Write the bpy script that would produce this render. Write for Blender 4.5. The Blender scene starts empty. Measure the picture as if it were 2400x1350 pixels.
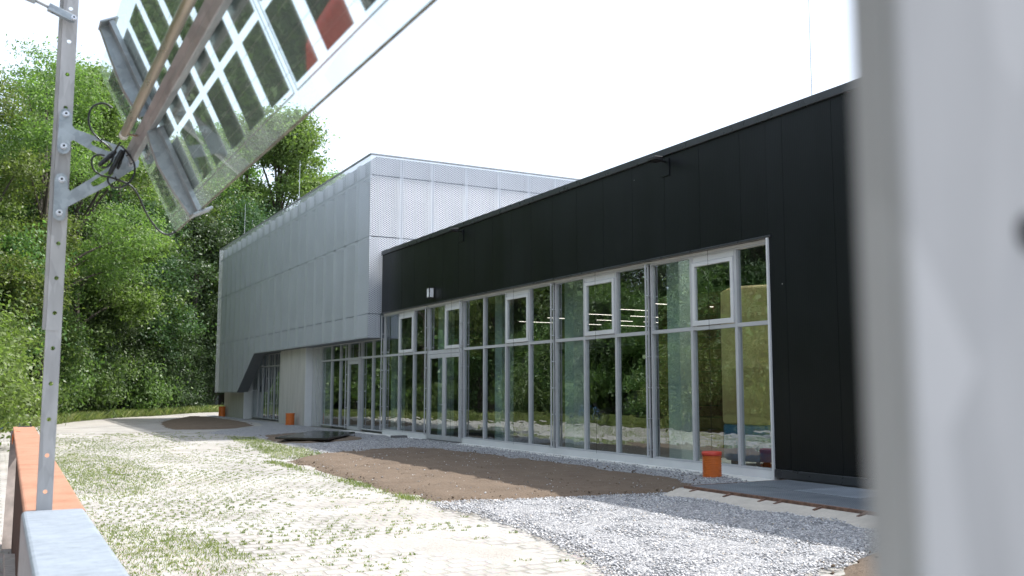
import bpy, math, random
import numpy as np
from mathutils import Vector, Matrix
random.seed(7)
rng = np.random.default_rng(7)
scene = bpy.context.scene
C = scene.collection
R = math.radians

# ------------------------------------------------------------------ camera
cam = bpy.data.cameras.new('camera')
cam.sensor_width = 36.0
cam.lens = 36.0 * 2213.97 / 2400.0
cam.clip_start = 0.02
cam.clip_end = 600
cam.dof.use_dof = True
cam.dof.focus_distance = 12.0
cam.dof.aperture_fstop = 5.2
camo = bpy.data.objects.new('camera', cam)
C.objects.link(camo)
yaw, pitch, roll = R(28.298), R(6.165), R(-0.0607)
fw = Vector((math.sin(yaw) * math.cos(pitch), math.cos(yaw) * math.cos(pitch), math.sin(pitch)))
rt = Vector((math.cos(yaw), -math.sin(yaw), 0))
dn = -rt.cross(fw)
rt2 = math.cos(roll) * rt + math.sin(roll) * dn
dn2 = -math.sin(roll) * rt + math.cos(roll) * dn
m = Matrix((rt2, -dn2, -fw)).transposed().to_4x4()
m.translation = Vector((0, 0, 1.6))
camo.matrix_world = m
scene.camera = camo

# ------------------------------------------------------------------ light
SUN_TO = Vector((0.62, -0.022, 1.0)).normalized()
el = math.asin(SUN_TO.z)
az = math.atan2(SUN_TO.x, SUN_TO.y)
world = bpy.data.worlds.new('World')
scene.world = world
world.use_nodes = True
wn = world.node_tree
bg = wn.nodes['Background']
sky = wn.nodes.new('ShaderNodeTexSky')
sky.sky_type = 'NISHITA'
sky.sun_disc = False
sky.sun_elevation = el
sky.sun_rotation = az
sky.air_density = 1.0
sky.dust_density = 4.0
sky.ozone_density = 1.0
mx = wn.nodes.new('ShaderNodeMix')
mx.data_type = 'RGBA'
mx.inputs[0].default_value = 0.5
mx.inputs[7].default_value = (5.9, 6.5, 7.3, 1)
wn.links.new(sky.outputs[0], mx.inputs[6])
wn.links.new(mx.outputs[2], bg.inputs[0])
bg.inputs[1].default_value = 0.15
sl = bpy.data.lights.new('sun', 'SUN')
sl.energy = 3.4
sl.angle = R(0.6)
sl.color = (1.0, 0.965, 0.92)
so = bpy.data.objects.new('sun', sl)
C.objects.link(so)
so.rotation_euler = SUN_TO.to_track_quat('Z', 'Y').to_euler()
so.location = (20, -10, 40)
scene.view_settings.view_transform = 'Standard'
scene.view_settings.look = 'None'
scene.view_settings.gamma = 1.0
scene.view_settings.use_curve_mapping = False
scene.view_settings.exposure = 0.95
scene.render.engine = 'CYCLES'
scene.cycles.max_bounces = 10
scene.cycles.transparent_max_bounces = 24
scene.cycles.use_denoising = True
scene.cycles.caustics_reflective = False
scene.cycles.caustics_refractive = False

# ------------------------------------------------------------------ materials
class NT:
    def __init__(s, name):
        s.m = bpy.data.materials.new(name)
        s.m.use_nodes = True
        s.t = s.m.node_tree
        s.b = s.t.nodes['Principled BSDF']
        s.out = s.t.nodes['Material Output']
    def n(s, typ, **kw):
        x = s.t.nodes.new('ShaderNode' + typ)
        for k, v in kw.items():
            if k.startswith('i_'):
                key = k[2:]
                key = int(key) if key.isdigit() else key.replace('_', ' ')
                x.inputs[key].default_value = v
            else:
                setattr(x, k, v)
        return x
    def l(s, a, b):
        s.t.links.new(a, b)
    def co(s, scale=(1, 1, 1), kind='Object', rot=(0, 0, 0)):
        tc = s.n('TexCoord')
        mp = s.n('Mapping')
        mp.inputs['Scale'].default_value = scale
        mp.inputs['Rotation'].default_value = rot
        s.l(tc.outputs[kind], mp.inputs[0])
        return mp.outputs[0]
    def noise(s, vec, scale, detail=4, rough=0.55):
        x = s.n('TexNoise')
        x.inputs['Scale'].default_value = scale
        x.inputs['Detail'].default_value = detail
        x.inputs['Roughness'].default_value = rough
        if vec is not None: s.l(vec, x.inputs['Vector'])
        return x
    def ramp(s, fac, stops, interp='LINEAR'):
        x = s.n('ValToRGB')
        e = x.color_ramp.elements
        x.color_ramp.interpolation = interp
        while len(e) < len(stops): e.new(0.5)
        for i, (p, c) in enumerate(stops):
            e[i].position = p
            e[i].color = (c, c, c, 1) if not hasattr(c, '__len__') else (*c, 1)
        s.l(fac, x.inputs[0])
        return x.outputs[0]
    def mix(s, fac, a, b, blend='MIX'):
        x = s.n('Mix', data_type='RGBA', blend_type=blend)
        for sock, v in ((x.inputs[0], fac), (x.inputs[6], a), (x.inputs[7], b)):
            if hasattr(v, 'is_linked'): s.l(v, sock)
            elif hasattr(v, '__len__'): sock.default_value = (*v, 1)
            else: sock.default_value = v
        return x.outputs[2]
    def math(s, op, a, b=None, clamp=False):
        x = s.n('Math', operation=op, use_clamp=clamp)
        for sock, v in ((x.inputs[0], a), (x.inputs[1], b)):
            if v is None: continue
            if hasattr(v, 'is_linked'): s.l(v, sock)
            else: sock.default_value = v
        return x.outputs[0]
    def bump(s, h, strength, dist=0.01, to=None):
        x = s.n('Bump')
        x.inputs['Strength'].default_value = strength
        x.inputs['Distance'].default_value = dist
        s.l(h, x.inputs['Height'])
        s.l(x.outputs[0], (to or s.b).inputs['Normal'])
        return x

def plain(name, col, rough=0.5, metal=0.0, var=0.12, scale=6.0, bump=0.0, bscale=60.0, spec=None, stretch=(1, 1, 1)):
    k = NT(name)
    v = k.co(stretch)
    nz = k.noise(v, scale)
    lo = tuple(max(0, c * (1 - var)) for c in col)
    hi = tuple(min(1, c * (1 + var)) for c in col)
    k.l(k.ramp(nz.outputs[0], [(0.3, lo), (0.7, hi)]), k.b.inputs['Base Color'])
    k.l(k.ramp(k.noise(v, scale * 3).outputs[0], [(0.3, max(0.02, rough - 0.08)), (0.7, min(1, rough + 0.08))]), k.b.inputs['Roughness'])
    k.b.inputs['Metallic'].default_value = metal
    if spec is not None: k.b.inputs['Specular IOR Level'].default_value = spec
    if bump: k.bump(k.noise(v, bscale, 5).outputs[0], bump)
    return k.m

M = {}
M['alu'] = plain('window aluminium', (0.50, 0.51, 0.53), 0.42, 0.0, 0.05, 3)
M['white_panel'] = plain('white coated panel', (0.66, 0.67, 0.68), 0.5, 0, 0.05, 2)
M['white_base'] = plain('white plinth board', (0.68, 0.67, 0.63), 0.7, 0, 0.18, 3, 0.1)
M['coping'] = plain('anthracite coping metal', (0.035, 0.038, 0.044), 0.32, 0.0, 0.15, 2)
M['dark_gap'] = plain('black gap shade and wire', (0.008, 0.008, 0.009), 0.7)  # black standing in for shade in open gaps and holes, also for wires
M['black_plastic'] = plain('black plastic', (0.012, 0.012, 0.013), 0.38)
M['joint'] = plain('cladding joint strip', (0.17, 0.18, 0.19), 0.45)
M['roofing'] = plain('grey roofing', (0.25, 0.25, 0.25), 0.9)
M['bolt'] = plain('zinc bolt', (0.62, 0.63, 0.66), 0.3, 0.9, 0.08, 40)
M['rubber_hose'] = plain('black cable sheath', (0.016, 0.016, 0.017), 0.34)
M['interior_wall'] = plain('interior wall paint', (0.20, 0.20, 0.19), 0.8)
M['interior_ceiling'] = plain('dark ceiling', (0.05, 0.05, 0.05), 0.8)
M['interior_floor'] = plain('polished screed', (0.30, 0.29, 0.27), 0.35)
M['white_wall'] = plain('white interior wall', (0.8, 0.8, 0.78), 0.8)
M['column'] = plain('pale concrete column', (0.62, 0.74, 0.74), 0.7, 0, 0.06, 3)
M['yellow'] = plain('yellow tank wall', (0.97, 0.70, 0.31), 0.6, 0, 0.1, 2)
M['bluecart'] = plain('blue painted steel', (0.03, 0.20, 0.42), 0.4)
M['rackboard'] = plain('pale rack board', (0.70, 0.78, 0.76), 0.5)
M['brown'] = plain('brown timber', (0.10, 0.055, 0.03), 0.6, 0, 0.3, 8)
M['red_paint'] = plain('red van paint', (0.42, 0.018, 0.015), 0.25, 0, 0.04, 2)
M['dark_glass'] = plain('dark van glass', (0.01, 0.02, 0.022), 0.08)
M['tyre'] = plain('tyre rubber', (0.02, 0.02, 0.02), 0.8)
M['rim'] = plain('wheel rim', (0.45, 0.45, 0.46), 0.35, 0.7)
M['blue_frame'] = plain('blue bicycle paint', (0.05, 0.12, 0.24), 0.3)
M['letters'] = plain('white lettering', (0.8, 0.8, 0.8), 0.5)
M['bark'] = plain('tree bark', (0.09, 0.075, 0.06), 0.9, 0, 0.4, 3, 0.5, 12, stretch=(1, 1, 0.25))
M['conduit'] = plain('galvanised conduit', (0.50, 0.44, 0.35), 0.32, 0.7, 0.10, 9, stretch=(1, 0.2, 1))  # tan of reflected surroundings is put into the base colour

def galv(name, col, rough, metal, stretch):
    k = NT(name)
    v = k.co(stretch)
    vo = k.n('TexVoronoi')
    vo.inputs['Scale'].default_value = 45
    k.l(v, vo.inputs['Vector'])
    nz = k.noise(v, 14, 5)
    c1 = k.ramp(nz.outputs[0], [(0.3, tuple(c * 0.82 for c in col)), (0.7, tuple(min(1, c * 1.12) for c in col))])
    sc = k.n('SeparateColor')
    k.l(vo.outputs['Color'], sc.inputs[0])
    c2 = k.mix(0.22, c1, sc.outputs[0], 'SOFT_LIGHT')
    k.l(c2, k.b.inputs['Base Color'])
    k.l(k.ramp(k.noise(v, 22).outputs[0], [(0.3, rough - 0.1), (0.7, rough + 0.12)]), k.b.inputs['Roughness'])
    k.b.inputs['Metallic'].default_value = metal
    return k.m
M['galv'] = galv('galvanised steel plate', (0.34, 0.38, 0.41), 0.45, 0.6, (1, 1, 1))
M['post'] = galv('galvanised steel post', (0.40, 0.403, 0.413), 0.75, 0.0, (1, 1, 0.25))
M['beam_metal'] = galv('weathered steel profile', (0.36, 0.375, 0.39), 0.5, 0.4, (1, 0.25, 1))
M['sheet'] = galv('galvanised cover sheet', (0.285, 0.325, 0.375), 0.5, 0.15, (1.0, 4.0, 1.0))

def rust():
    k = NT('rusted weathering steel')
    v = k.co((1, 1, 1))
    n1 = k.noise(v, 5, 6)
    n2 = k.noise(k.co((1, 5, 1)), 40, 3)
    c = k.ramp(n1.outputs[0], [(0.25, (0.24, 0.10, 0.05)), (0.55, (0.36, 0.18, 0.115)), (0.8, (0.42, 0.225, 0.145))])
    c = k.mix(0.35, c, k.ramp(n2.outputs[0], [(0.35, (0.20, 0.085, 0.045)), (0.6, (0.48, 0.25, 0.15))]))
    k.l(c, k.b.inputs['Base Color'])
    k.b.inputs['Roughness'].default_value = 0.85
    k.bump(n2.outputs[0], 0.25, 0.003)
    return k.m
M['rust'] = rust()
M['rust_dark'] = plain('dark rust', (0.15, 0.085, 0.06), 0.8, 0, 0.45, 14, 0.2)
M['rust_shaded'] = plain('shaded brown rust', (0.055, 0.025, 0.018), 0.85, 0, 0.4, 9, 0.2)  # shade below the beam is put into this dark brown
M['leg_plate'] = plain('stained steel leg plate', (0.22, 0.19, 0.17), 0.75, 0, 0.4, 5, 0.2)

def cladding():
    k = NT('black ribbed cladding')
    v = k.co()
    wv = k.n('TexWave', bands_direction='Y')
    wv.inputs['Scale'].default_value = 8.0
    k.l(v, wv.inputs['Vector'])
    nz = k.noise(v, 0.8, 3)
    sp = k.n('TexVoronoi')
    sp.inputs['Scale'].default_value = 1.4
    k.l(v, sp.inputs['Vector'])
    spots = k.ramp(sp.outputs['Distance'], [(0.012, 1.0), (0.02, 0.0)])
    c = k.ramp(nz.outputs[0], [(0.3, (0.0055, 0.0068, 0.0082)), (0.7, (0.0085, 0.0102, 0.0122))])
    sy = k.n('SeparateXYZ')
    k.l(v, sy.inputs[0])
    wn_ = k.n('TexWhiteNoise', noise_dimensions='1D')
    k.l(k.math('FLOOR', k.math('DIVIDE', sy.outputs[1], 1.087)), wn_.inputs['W'])
    c = k.mix(1.0, c, k.ramp(wn_.outputs[0], [(0.0, 0.85), (1.0, 1.12)]), 'MULTIPLY')
    k.l(k.mix(spots, c, (0.25, 0.25, 0.25)), k.b.inputs['Base Color'])
    dn_ = k.noise(k.co((1, 1.2, 0.25)), 1.1, 5)
    k.l(k.ramp(dn_.outputs[0], [(0.3, 0.32), (0.7, 0.41)]), k.b.inputs['Roughness'])
    k.b.inputs['Specular IOR Level'].default_value = 0.22
    k.bump(wv.outputs[0], 0.12, 0.004)
    return k.m
M['clad'] = cladding()

def concrete(name, col, rust_streak=0.0):
    k = NT(name)
    v = k.co()
    n1 = k.noise(k.co((1.3, 1.3, 0.18)), 2.6, 5)
    n2 = k.noise(v, 24, 4)
    c = k.ramp(n1.outputs[0], [(0.3, tuple(x * 0.80 for x in col)), (0.7, tuple(min(1, x * 1.1) for x in col))])
    c = k.mix(0.3, c, k.ramp(n2.outputs[0], [(0.3, tuple(x * 0.7 for x in col)), (0.7, tuple(min(1, x * 1.2) for x in col))]))
    k.l(c, k.b.inputs['Base Color'])
    k.b.inputs['Roughness'].default_value = 0.85
    k.bump(n2.outputs[0], 0.3, 0.01)
    return k.m
M['concrete'] = concrete('board marked concrete', (0.56, 0.55, 0.53))
M['conc_rough'] = concrete('rough poured concrete', (0.50, 0.46, 0.40))
M['grey_block'] = concrete('grey concrete block', (0.16, 0.16, 0.16))

def expanded(name, axis):
    """expanded metal: diamond holes are open, strands are zinc"""
    k = NT(name)
    tc = k.n('TexCoord')
    sx = k.n('SeparateXYZ')
    k.l(tc.outputs['Object'], sx.inputs[0])
    u = k.math('DIVIDE', sx.outputs[axis], 0.115)
    w = k.math('DIVIDE', sx.outputs[2], 0.072)
    a = k.math('FRACT', k.math('ADD', u, w))
    b = k.math('FRACT', k.math('SUBTRACT', u, w))
    h = 0.335
    hole = k.math('MULTIPLY', k.math('GREATER_THAN', a, h), k.math('GREATER_THAN', b, h))
    nz = k.noise(k.co((0.6, 0.6, 0.6)), 1.2, 3)
    col = k.ramp(nz.outputs[0], [(0.3, (0.60, 0.625, 0.66)), (0.7, (0.67, 0.695, 0.73))])
    k.l(col, k.b.inputs['Base Color'])
    k.b.inputs['Roughness'].default_value = 0.45
    k.b.inputs['Metallic'].default_value = 0.25
    # strands are rolled up out of the sheet
    cb = k.n('CombineXYZ')
    ge = k.n('NewGeometry')
    va = k.n('VectorMath', operation='ADD')
    va.inputs[1].default_value = (0, 0, 0.33)
    k.l(ge.outputs['Normal'], va.inputs[0])
    vn = k.n('VectorMath', operation='NORMALIZE')
    k.l(va.outputs[0], vn.inputs[0])
    k.l(vn.outputs[0], k.b.inputs['Normal'])
    tr = k.n('BsdfTransparent')
    ms = k.n('MixShader')
    k.l(hole, ms.inputs[0])
    k.l(k.b.outputs[0], ms.inputs[1])
    k.l(tr.outputs[0], ms.inputs[2])
    k.l(ms.outputs[0], k.out.inputs[0])
    return k.m
M['mesh_side'] = expanded('expanded zinc mesh along facade', 1)
M['mesh_end'] = expanded('expanded zinc mesh gable', 0)
M['sub_wall'] = plain('grey insulated panel', (0.20, 0.225, 0.26), 0.5, 0.1, 0.08, 1)
M['parapet'] = plain('pale parapet sheet', (0.30, 0.335, 0.375), 0.5, 0.1, 0.08, 1)
M['sub_rail'] = plain('light steel rail', (0.52, 0.56, 0.61), 0.5, 0.1, 0.05, 1)

def glass(name, tint, base, amp, wob, wscale, gcol=(0.92, 0.97, 0.96)):
    k = NT(name)
    tr = k.n('BsdfTransparent')
    tr.inputs[0].default_value = (*tint, 1)
    gl = k.n('BsdfGlossy')
    gl.inputs['Roughness'].default_value = 0.0
    gl.inputs['Color'].default_value = (*gcol, 1)
    if wob:
        nz = k.noise(k.co((0.6, 0.6, 2.0)), wscale, 2)
        k.bump(nz.outputs[0], wob, 0.01, gl)
    fr = k.n('Fresnel')
    fr.inputs[0].default_value = 1.5
    f = k.math('ADD', k.math('MULTIPLY', fr.outputs[0], amp), base, True)
    ge = k.n('NewGeometry')
    f = k.math('MULTIPLY', f, k.math('SUBTRACT', 1.0, ge.outputs['Backfacing']))
    ms = k.n('MixShader')
    k.l(f, ms.inputs[0])
    k.l(tr.outputs[0], ms.inputs[1])
    k.l(gl.outputs[0], ms.inputs[2])
    k.l(ms.outputs[0], k.out.inputs[0])
    return k.m
M['glass'] = glass('coated window glass', (0.85, 0.895, 0.89), 0.26, 1.5, 0.19, 2.2, (0.74, 0.79, 0.81))
M['pv_glass'] = glass('solar glass', (0.91, 0.96, 0.95), 0.03, 0.65, 0.0, 1)
def dusty(mt, amt):
    t = mt.node_tree
    o = t.nodes['Material Output']
    src = o.inputs[0].links[0].from_socket
    tl = t.nodes.new('ShaderNodeBsdfTranslucent'); tl.inputs[0].default_value = (0.8, 0.84, 0.82, 1)
    df = t.nodes.new('ShaderNodeBsdfDiffuse'); df.inputs[0].default_value = (0.8, 0.84, 0.82, 1)
    a = t.nodes.new('ShaderNodeAddShader')
    t.links.new(tl.outputs[0], a.inputs[0]); t.links.new(df.outputs[0], a.inputs[1])
    mx = t.nodes.new('ShaderNodeMixShader')
    tc = t.nodes.new('ShaderNodeTexCoord')
    nz = t.nodes.new('ShaderNodeTexNoise'); nz.inputs['Scale'].default_value = 9; nz.inputs['Detail'].default_value = 6
    t.links.new(tc.outputs['Object'], nz.inputs['Vector'])
    mm = t.nodes.new('ShaderNodeMath'); mm.operation = 'MULTIPLY'; mm.inputs[1].default_value = amt * 2
    t.links.new(nz.outputs[0], mm.inputs[0])
    t.links.new(mm.outputs[0], mx.inputs[0])
    t.links.new(src, mx.inputs[1]); t.links.new(a.outputs[0], mx.inputs[2])
    t.links.new(mx.outputs[0], o.inputs[0])
dusty(M['pv_glass'], 0.032)

def pv_cell():
    k = NT('solar cell')
    k.b.inputs['Base Color'].default_value = (0.035, 0.045, 0.042, 1)
    k.b.inputs['Roughness'].default_value = 0.04
    k.b.inputs['Specular IOR Level'].default_value = 0.4
    nz = k.noise(k.co(), 30, 3)
    k.l(k.ramp(nz.outputs[0], [(0.35, (0.125, 0.148, 0.140)), (0.7, (0.15, 0.176, 0.166))]), k.b.inputs['Base Color'])
    return k.m
M['cell'] = pv_cell()
M['edge_seal'] = plain('weathered glass edge', (0.15, 0.14, 0.10), 0.7, 0, 0.6, 30)
M['ribbon'] = plain('tinned ribbon', (0.28, 0.27, 0.29), 0.4, 0.3)

def emit(name, col, s):
    k = NT(name)
    k.b.inputs['Base Color'].default_value = (*col, 1)
    k.b.inputs['Emission Color'].default_value = (*col, 1)
    k.b.inputs['Emission Strength'].default_value = s
    return k.m
M['tube_light'] = emit('lit tube lamp', (1.0, 0.86, 0.76), 2.2)
def opal():
    k = NT('added opal roof light')  # pane of an added roof opening, passes soft light to the tank
    tl = k.n('BsdfTranslucent')
    tl.inputs[0].default_value = (0.85, 0.85, 0.83, 1)
    k.l(tl.outputs[0], k.out.inputs[0])
    return k.m
M['opal'] = opal()
M['lamp_diffuser'] = plain('opal lamp glass', (0.85, 0.87, 0.9), 0.3)

def leafmat(name, c0, c1, trans):
    k = NT(name)
    ge = k.n('NewGeometry')
    v = k.co()
    nz = k.noise(v, 0.55, 3)
    r = k.math('ADD', k.math('MULTIPLY', ge.outputs['Random Per Island'], 0.6), k.math('MULTIPLY', nz.outputs[0], 0.6), True)
    col = k.ramp(r, [(0.1, c0), (0.9, c1)])
    oi = k.n('ObjectInfo')
    hs = k.n('HueSaturation')
    k.l(k.math('ADD', k.math('MULTIPLY', oi.outputs['Random'], 0.05), 0.478), hs.inputs['Hue'])
    k.l(k.math('ADD', k.math('MULTIPLY', oi.outputs['Random'], 0.5), 0.75), hs.inputs['Value'])
    k.l(col, hs.inputs['Color'])
    k.l(hs.outputs[0], k.b.inputs['Base Color'])
    k.b.inputs['Roughness'].default_value = 0.45
    k.b.inputs['Specular IOR Level'].default_value = 0.38
    tl = k.n('BsdfTranslucent')
    k.l(k.mix(1.0, hs.outputs[0], (1.12, 1.32, 0.60), 'MULTIPLY'), tl.inputs[0])
    ms = k.n('MixShader')
    ms.inputs[0].default_value = trans
    k.l(k.b.outputs[0], ms.inputs[1])
    k.l(tl.outputs[0], ms.inputs[2])
    k.l(ms.outputs[0], k.out.inputs[0])
    return k.m
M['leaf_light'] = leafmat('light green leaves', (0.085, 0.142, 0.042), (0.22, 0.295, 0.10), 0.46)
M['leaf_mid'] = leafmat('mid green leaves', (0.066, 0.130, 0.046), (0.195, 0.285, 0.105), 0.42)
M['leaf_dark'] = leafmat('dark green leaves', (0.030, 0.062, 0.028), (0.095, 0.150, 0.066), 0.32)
M['grass'] = leafmat('grass blades', (0.090, 0.155, 0.042), (0.33, 0.34, 0.14), 0.3)

def ground_mat():
    k = NT('paved ground')
    v = k.co()
    big = k.noise(v, 0.16, 5)
    mid = k.noise(v, 0.75, 5)
    fine = k.noise(v, 28, 5)
    vf = k.n('TexVoronoi')
    vf.inputs['Scale'].default_value = 45
    k.l(v, vf.inputs['Vector'])
    br = k.n('TexBrick')
    br.inputs['Scale'].default_value = 1.0
    br.inputs['Brick Width'].default_value = 0.20
    br.inputs['Row Height'].default_value = 0.20
    br.inputs['Mortar Size'].default_value = 0.024
    br.inputs['Mortar Smooth'].default_value = 0.35
    br.inputs['Color1'].default_value = (0.35, 0.343, 0.33, 1)
    br.inputs['Color2'].default_value = (0.43, 0.424, 0.412, 1)
    br.inputs['Mortar'].default_value = (0.20, 0.195, 0.165, 1)
    wob = k.n('VectorMath', operation='ADD')
    sc = k.n('VectorMath', operation='SCALE')
    sc.inputs['Scale'].default_value = 0.055
    k.l(k.noise(v, 5, 2).outputs['Color'], sc.inputs[0])
    k.l(k.co(), wob.inputs[0])
    k.l(sc.outputs[0], wob.inputs[1])
    k.l(wob.outputs[0], br.inputs['Vector'])
    sand = k.ramp(fine.outputs[0], [(0.3, (0.30, 0.278, 0.248)), (0.7, (0.44, 0.422, 0.392))])
    sand = k.mix(0.25, sand, vf.outputs['Color'], 'SOFT_LIGHT')
    cover = k.ramp(k.math('ADD', k.math('MULTIPLY', big.outputs[0], 0.6), k.math('MULTIPLY', mid.outputs[0], 0.4)), [(0.40, 0.12), (0.60, 0.97)])
    trk = k.noise(k.co((1.6, 0.10, 1)), 1.3, 4)
    cover = k.math('ADD', cover, k.ramp(trk.outputs[0], [(0.52, 0.0), (0.66, 0.7)]), True)
    col = k.mix(cover, br.outputs['Color'], sand)
    col = k.mix(0.34, col, k.ramp(mid.outputs[0], [(0.38, (0.19, 0.173, 0.148)), (0.62, (0.44, 0.43, 0.415))]))
    # far yard turns to plain pale aggregate, wood floor beyond
    sx = k.n('SeparateXYZ')
    k.l(v, sx.inputs[0])
    k.l(col, k.b.inputs['Base Color'])
    k.b.inputs['Roughness'].default_value = 0.92
    h = k.math('ADD', k.math('MULTIPLY', br.outputs['Fac'], -0.7), k.math('MULTIPLY', fine.outputs[0], 0.6))
    k.bump(h, 0.7, 0.02)
    return k.m
M['ground'] = ground_mat()

def sand_mat():
    k = NT('trodden sand')
    v = k.co()
    f = k.noise(v, 30, 6, 0.7)
    b_ = k.noise(v, 1.1, 4)
    c = k.ramp(f.outputs[0], [(0.28, (0.25, 0.23, 0.205)), (0.72, (0.46, 0.44, 0.405))])
    c = k.mix(0.4, c, k.ramp(b_.outputs[0], [(0.3, (0.32, 0.29, 0.255)), (0.7, (0.46, 0.445, 0.42))]))
    k.l(c, k.b.inputs['Base Color'])
    k.b.inputs['Roughness'].default_value = 0.95
    k.bump(f.outputs[0], 0.7, 0.02)
    return k.m
M['sand'] = sand_mat()

def soil_mat():
    k = NT('brown topsoil')
    v = k.co()
    n1 = k.noise(v, 1.4, 5)
    n2 = k.noise(v, 26, 6, 0.65)
    vo = k.n('TexVoronoi')
    vo.inputs['Scale'].default_value = 9
    k.l(v, vo.inputs['Vector'])
    c = k.ramp(n2.outputs[0], [(0.28, (0.088, 0.063, 0.043)), (0.72, (0.185, 0.138, 0.097))])
    c = k.mix(0.5, c, k.ramp(n1.outputs[0], [(0.3, (0.108, 0.078, 0.054)), (0.7, (0.178, 0.132, 0.094))]))
    peb = k.ramp(vo.outputs['Distance'], [(0.05, 1.0), (0.085, 0.0)])
    gate = k.ramp(k.noise(v, 7.3, 2).outputs[0], [(0.56, 0.0), (0.58, 1.0)])
    c = k.mix(k.math('MULTIPLY', peb, gate), c, (0.52, 0.47, 0.40))
    k.l(c, k.b.inputs['Base Color'])
    k.b.inputs['Roughness'].default_value = 0.97
    k.bump(n2.outputs[0], 0.9, 0.03)
    return k.m
M['soil'] = soil_mat()

def gravel_mat():
    k = NT('grey limestone gravel')
    v = k.co()
    vo = k.n('TexVoronoi')
    vo.inputs['Scale'].default_value = 34
    k.l(v, vo.inputs['Vector'])
    sp = k.n('SeparateColor')
    k.l(vo.outputs['Color'], sp.inputs[0])
    c = k.ramp(sp.outputs[0], [(0.0, (0.20, 0.203, 0.213)), (0.5, (0.38, 0.384, 0.398)), (1.0, (0.58, 0.577, 0.58))])
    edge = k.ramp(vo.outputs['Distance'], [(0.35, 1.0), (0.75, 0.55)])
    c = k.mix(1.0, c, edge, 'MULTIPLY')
    k.l(c, k.b.inputs['Base Color'])
    k.b.inputs['Roughness'].default_value = 0.9
    k.bump(k.math('SUBTRACT', 1.0, vo.outputs['Distance']), 1.0, 0.03)
    return k.m
M['gravel'] = gravel_mat()

def stone_mat():
    k = NT('loose gravel stones')
    ge = k.n('NewGeometry')
    k.l(k.ramp(ge.outputs['Random Per Island'], [(0.0, (0.18, 0.183, 0.193)), (0.5, (0.41, 0.414, 0.43)), (0.94, (0.64, 0.637, 0.645)), (1.0, (0.50, 0.42, 0.33))]), k.b.inputs['Base Color'])
    k.b.inputs['Roughness'].default_value = 0.85
    return k.m
M['stones'] = stone_mat()
M['forest_floor'] = plain('forest floor', (0.035, 0.045, 0.018), 0.95, 0, 0.4, 0.7, 0.5, 4)
M['orange'] = plain('orange plastic pipe', (0.62, 0.16, 0.03), 0.42, 0, 0.10, 5)
M['redcap'] = plain('red pipe cap', (0.60, 0.06, 0.035), 0.45, 0, 0.08, 5)
M['wet_board'] = plain('black coated board', (0.010, 0.010, 0.012), 0.2, 0, 0.2, 3)

def grating_mat(nm='galvanised grating', g=1.0):
    k = NT(nm)
    tc = k.n('TexCoord')
    sx = k.n('SeparateXYZ')
    k.l(tc.outputs['Object'], sx.inputs[0])
    fine = k.math('GREATER_THAN', k.math('FRACT', k.math('DIVIDE', sx.outputs[0], 0.034)), 0.5)
    nz = k.noise(tc.outputs['Object'], 2.2, 4)
    c = k.ramp(nz.outputs[0], [(0.3, (0.24 * g, 0.27 * g, 0.30 * g)), (0.7, (0.34 * g, 0.37 * g, 0.41 * g))])
    k.l(k.mix(k.math('MULTIPLY', fine, 0.3), c, (0.05, 0.055, 0.06)), k.b.inputs['Base Color'])
    k.b.inputs['Roughness'].default_value = 0.45
    k.b.inputs['Metallic'].default_value = 0.3
    return k.m
M['grating'] = grating_mat()
M['grating_bright'] = grating_mat('new galvanised grating', 1.5)

def brick():
    k = NT('dark brick wall')
    br = k.n('TexBrick')
    br.inputs['Scale'].default_value = 1.0
    br.inputs['Brick Width'].default_value = 0.30
    br.inputs['Row Height'].default_value = 0.16
    br.inputs['Mortar Size'].default_value = 0.012
    br.inputs['Color1'].default_value = (0.13, 0.055, 0.035, 1)
    br.inputs['Color2'].default_value = (0.18, 0.08, 0.05, 1)
    br.inputs['Mortar'].default_value = (0.04, 0.03, 0.025, 1)
    k.l(k.co(rot=(R(90), 0, R(90))), br.inputs['Vector'])
    k.l(br.outputs['Color'], k.b.inputs['Base Color'])
    k.b.inputs['Roughness'].default_value = 0.85
    return k.m
M['brick'] = brick()

def wood():
    k = NT('weathered wood')
    v = k.co((8, 1, 1))
    n1 = k.noise(k.co((3, 18, 3)), 3, 6)
    k.l(k.ramp(n1.outputs[0], [(0.3, (0.26, 0.23, 0.20)), (0.7, (0.52, 0.48, 0.44))]), k.b.inputs['Base Color'])
    k.b.inputs['Roughness'].default_value = 0.85
    k.bump(n1.outputs[0], 0.4, 0.006)
    return k.m
M['wood'] = wood()

# ------------------------------------------------------------------ builders
def tag(o, label=None, cat=None, group=None, kind=None):
    if label: o['label'] = label
    if cat: o['category'] = cat
    if group: o['group'] = group
    if kind: o['kind'] = kind
    return o

def thing(name, label, cat, loc=(0, 0, 0), group=None):
    o = bpy.data.objects.new(name, None)
    o.empty_display_size = 0.2
    C.objects.link(o)
    o.location = loc
    return tag(o, label, cat, group)

def mesh_np(name, V, F, mat):
    me = bpy.data.meshes.new(name)
    V = np.asarray(V, dtype=np.float32)
    F = np.asarray(F, dtype=np.int32)
    me.vertices.add(len(V))
    me.vertices.foreach_set('co', V.ravel())
    nf, k = F.shape
    me.loops.add(nf * k)
    me.loops.foreach_set('vertex_index', F.ravel())
    me.polygons.add(nf)
    me.polygons.foreach_set('loop_start', np.arange(0, nf * k, k, dtype=np.int32))
    me.update(calc_edges=True)
    me.materials.append(mat)
    return me

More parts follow.
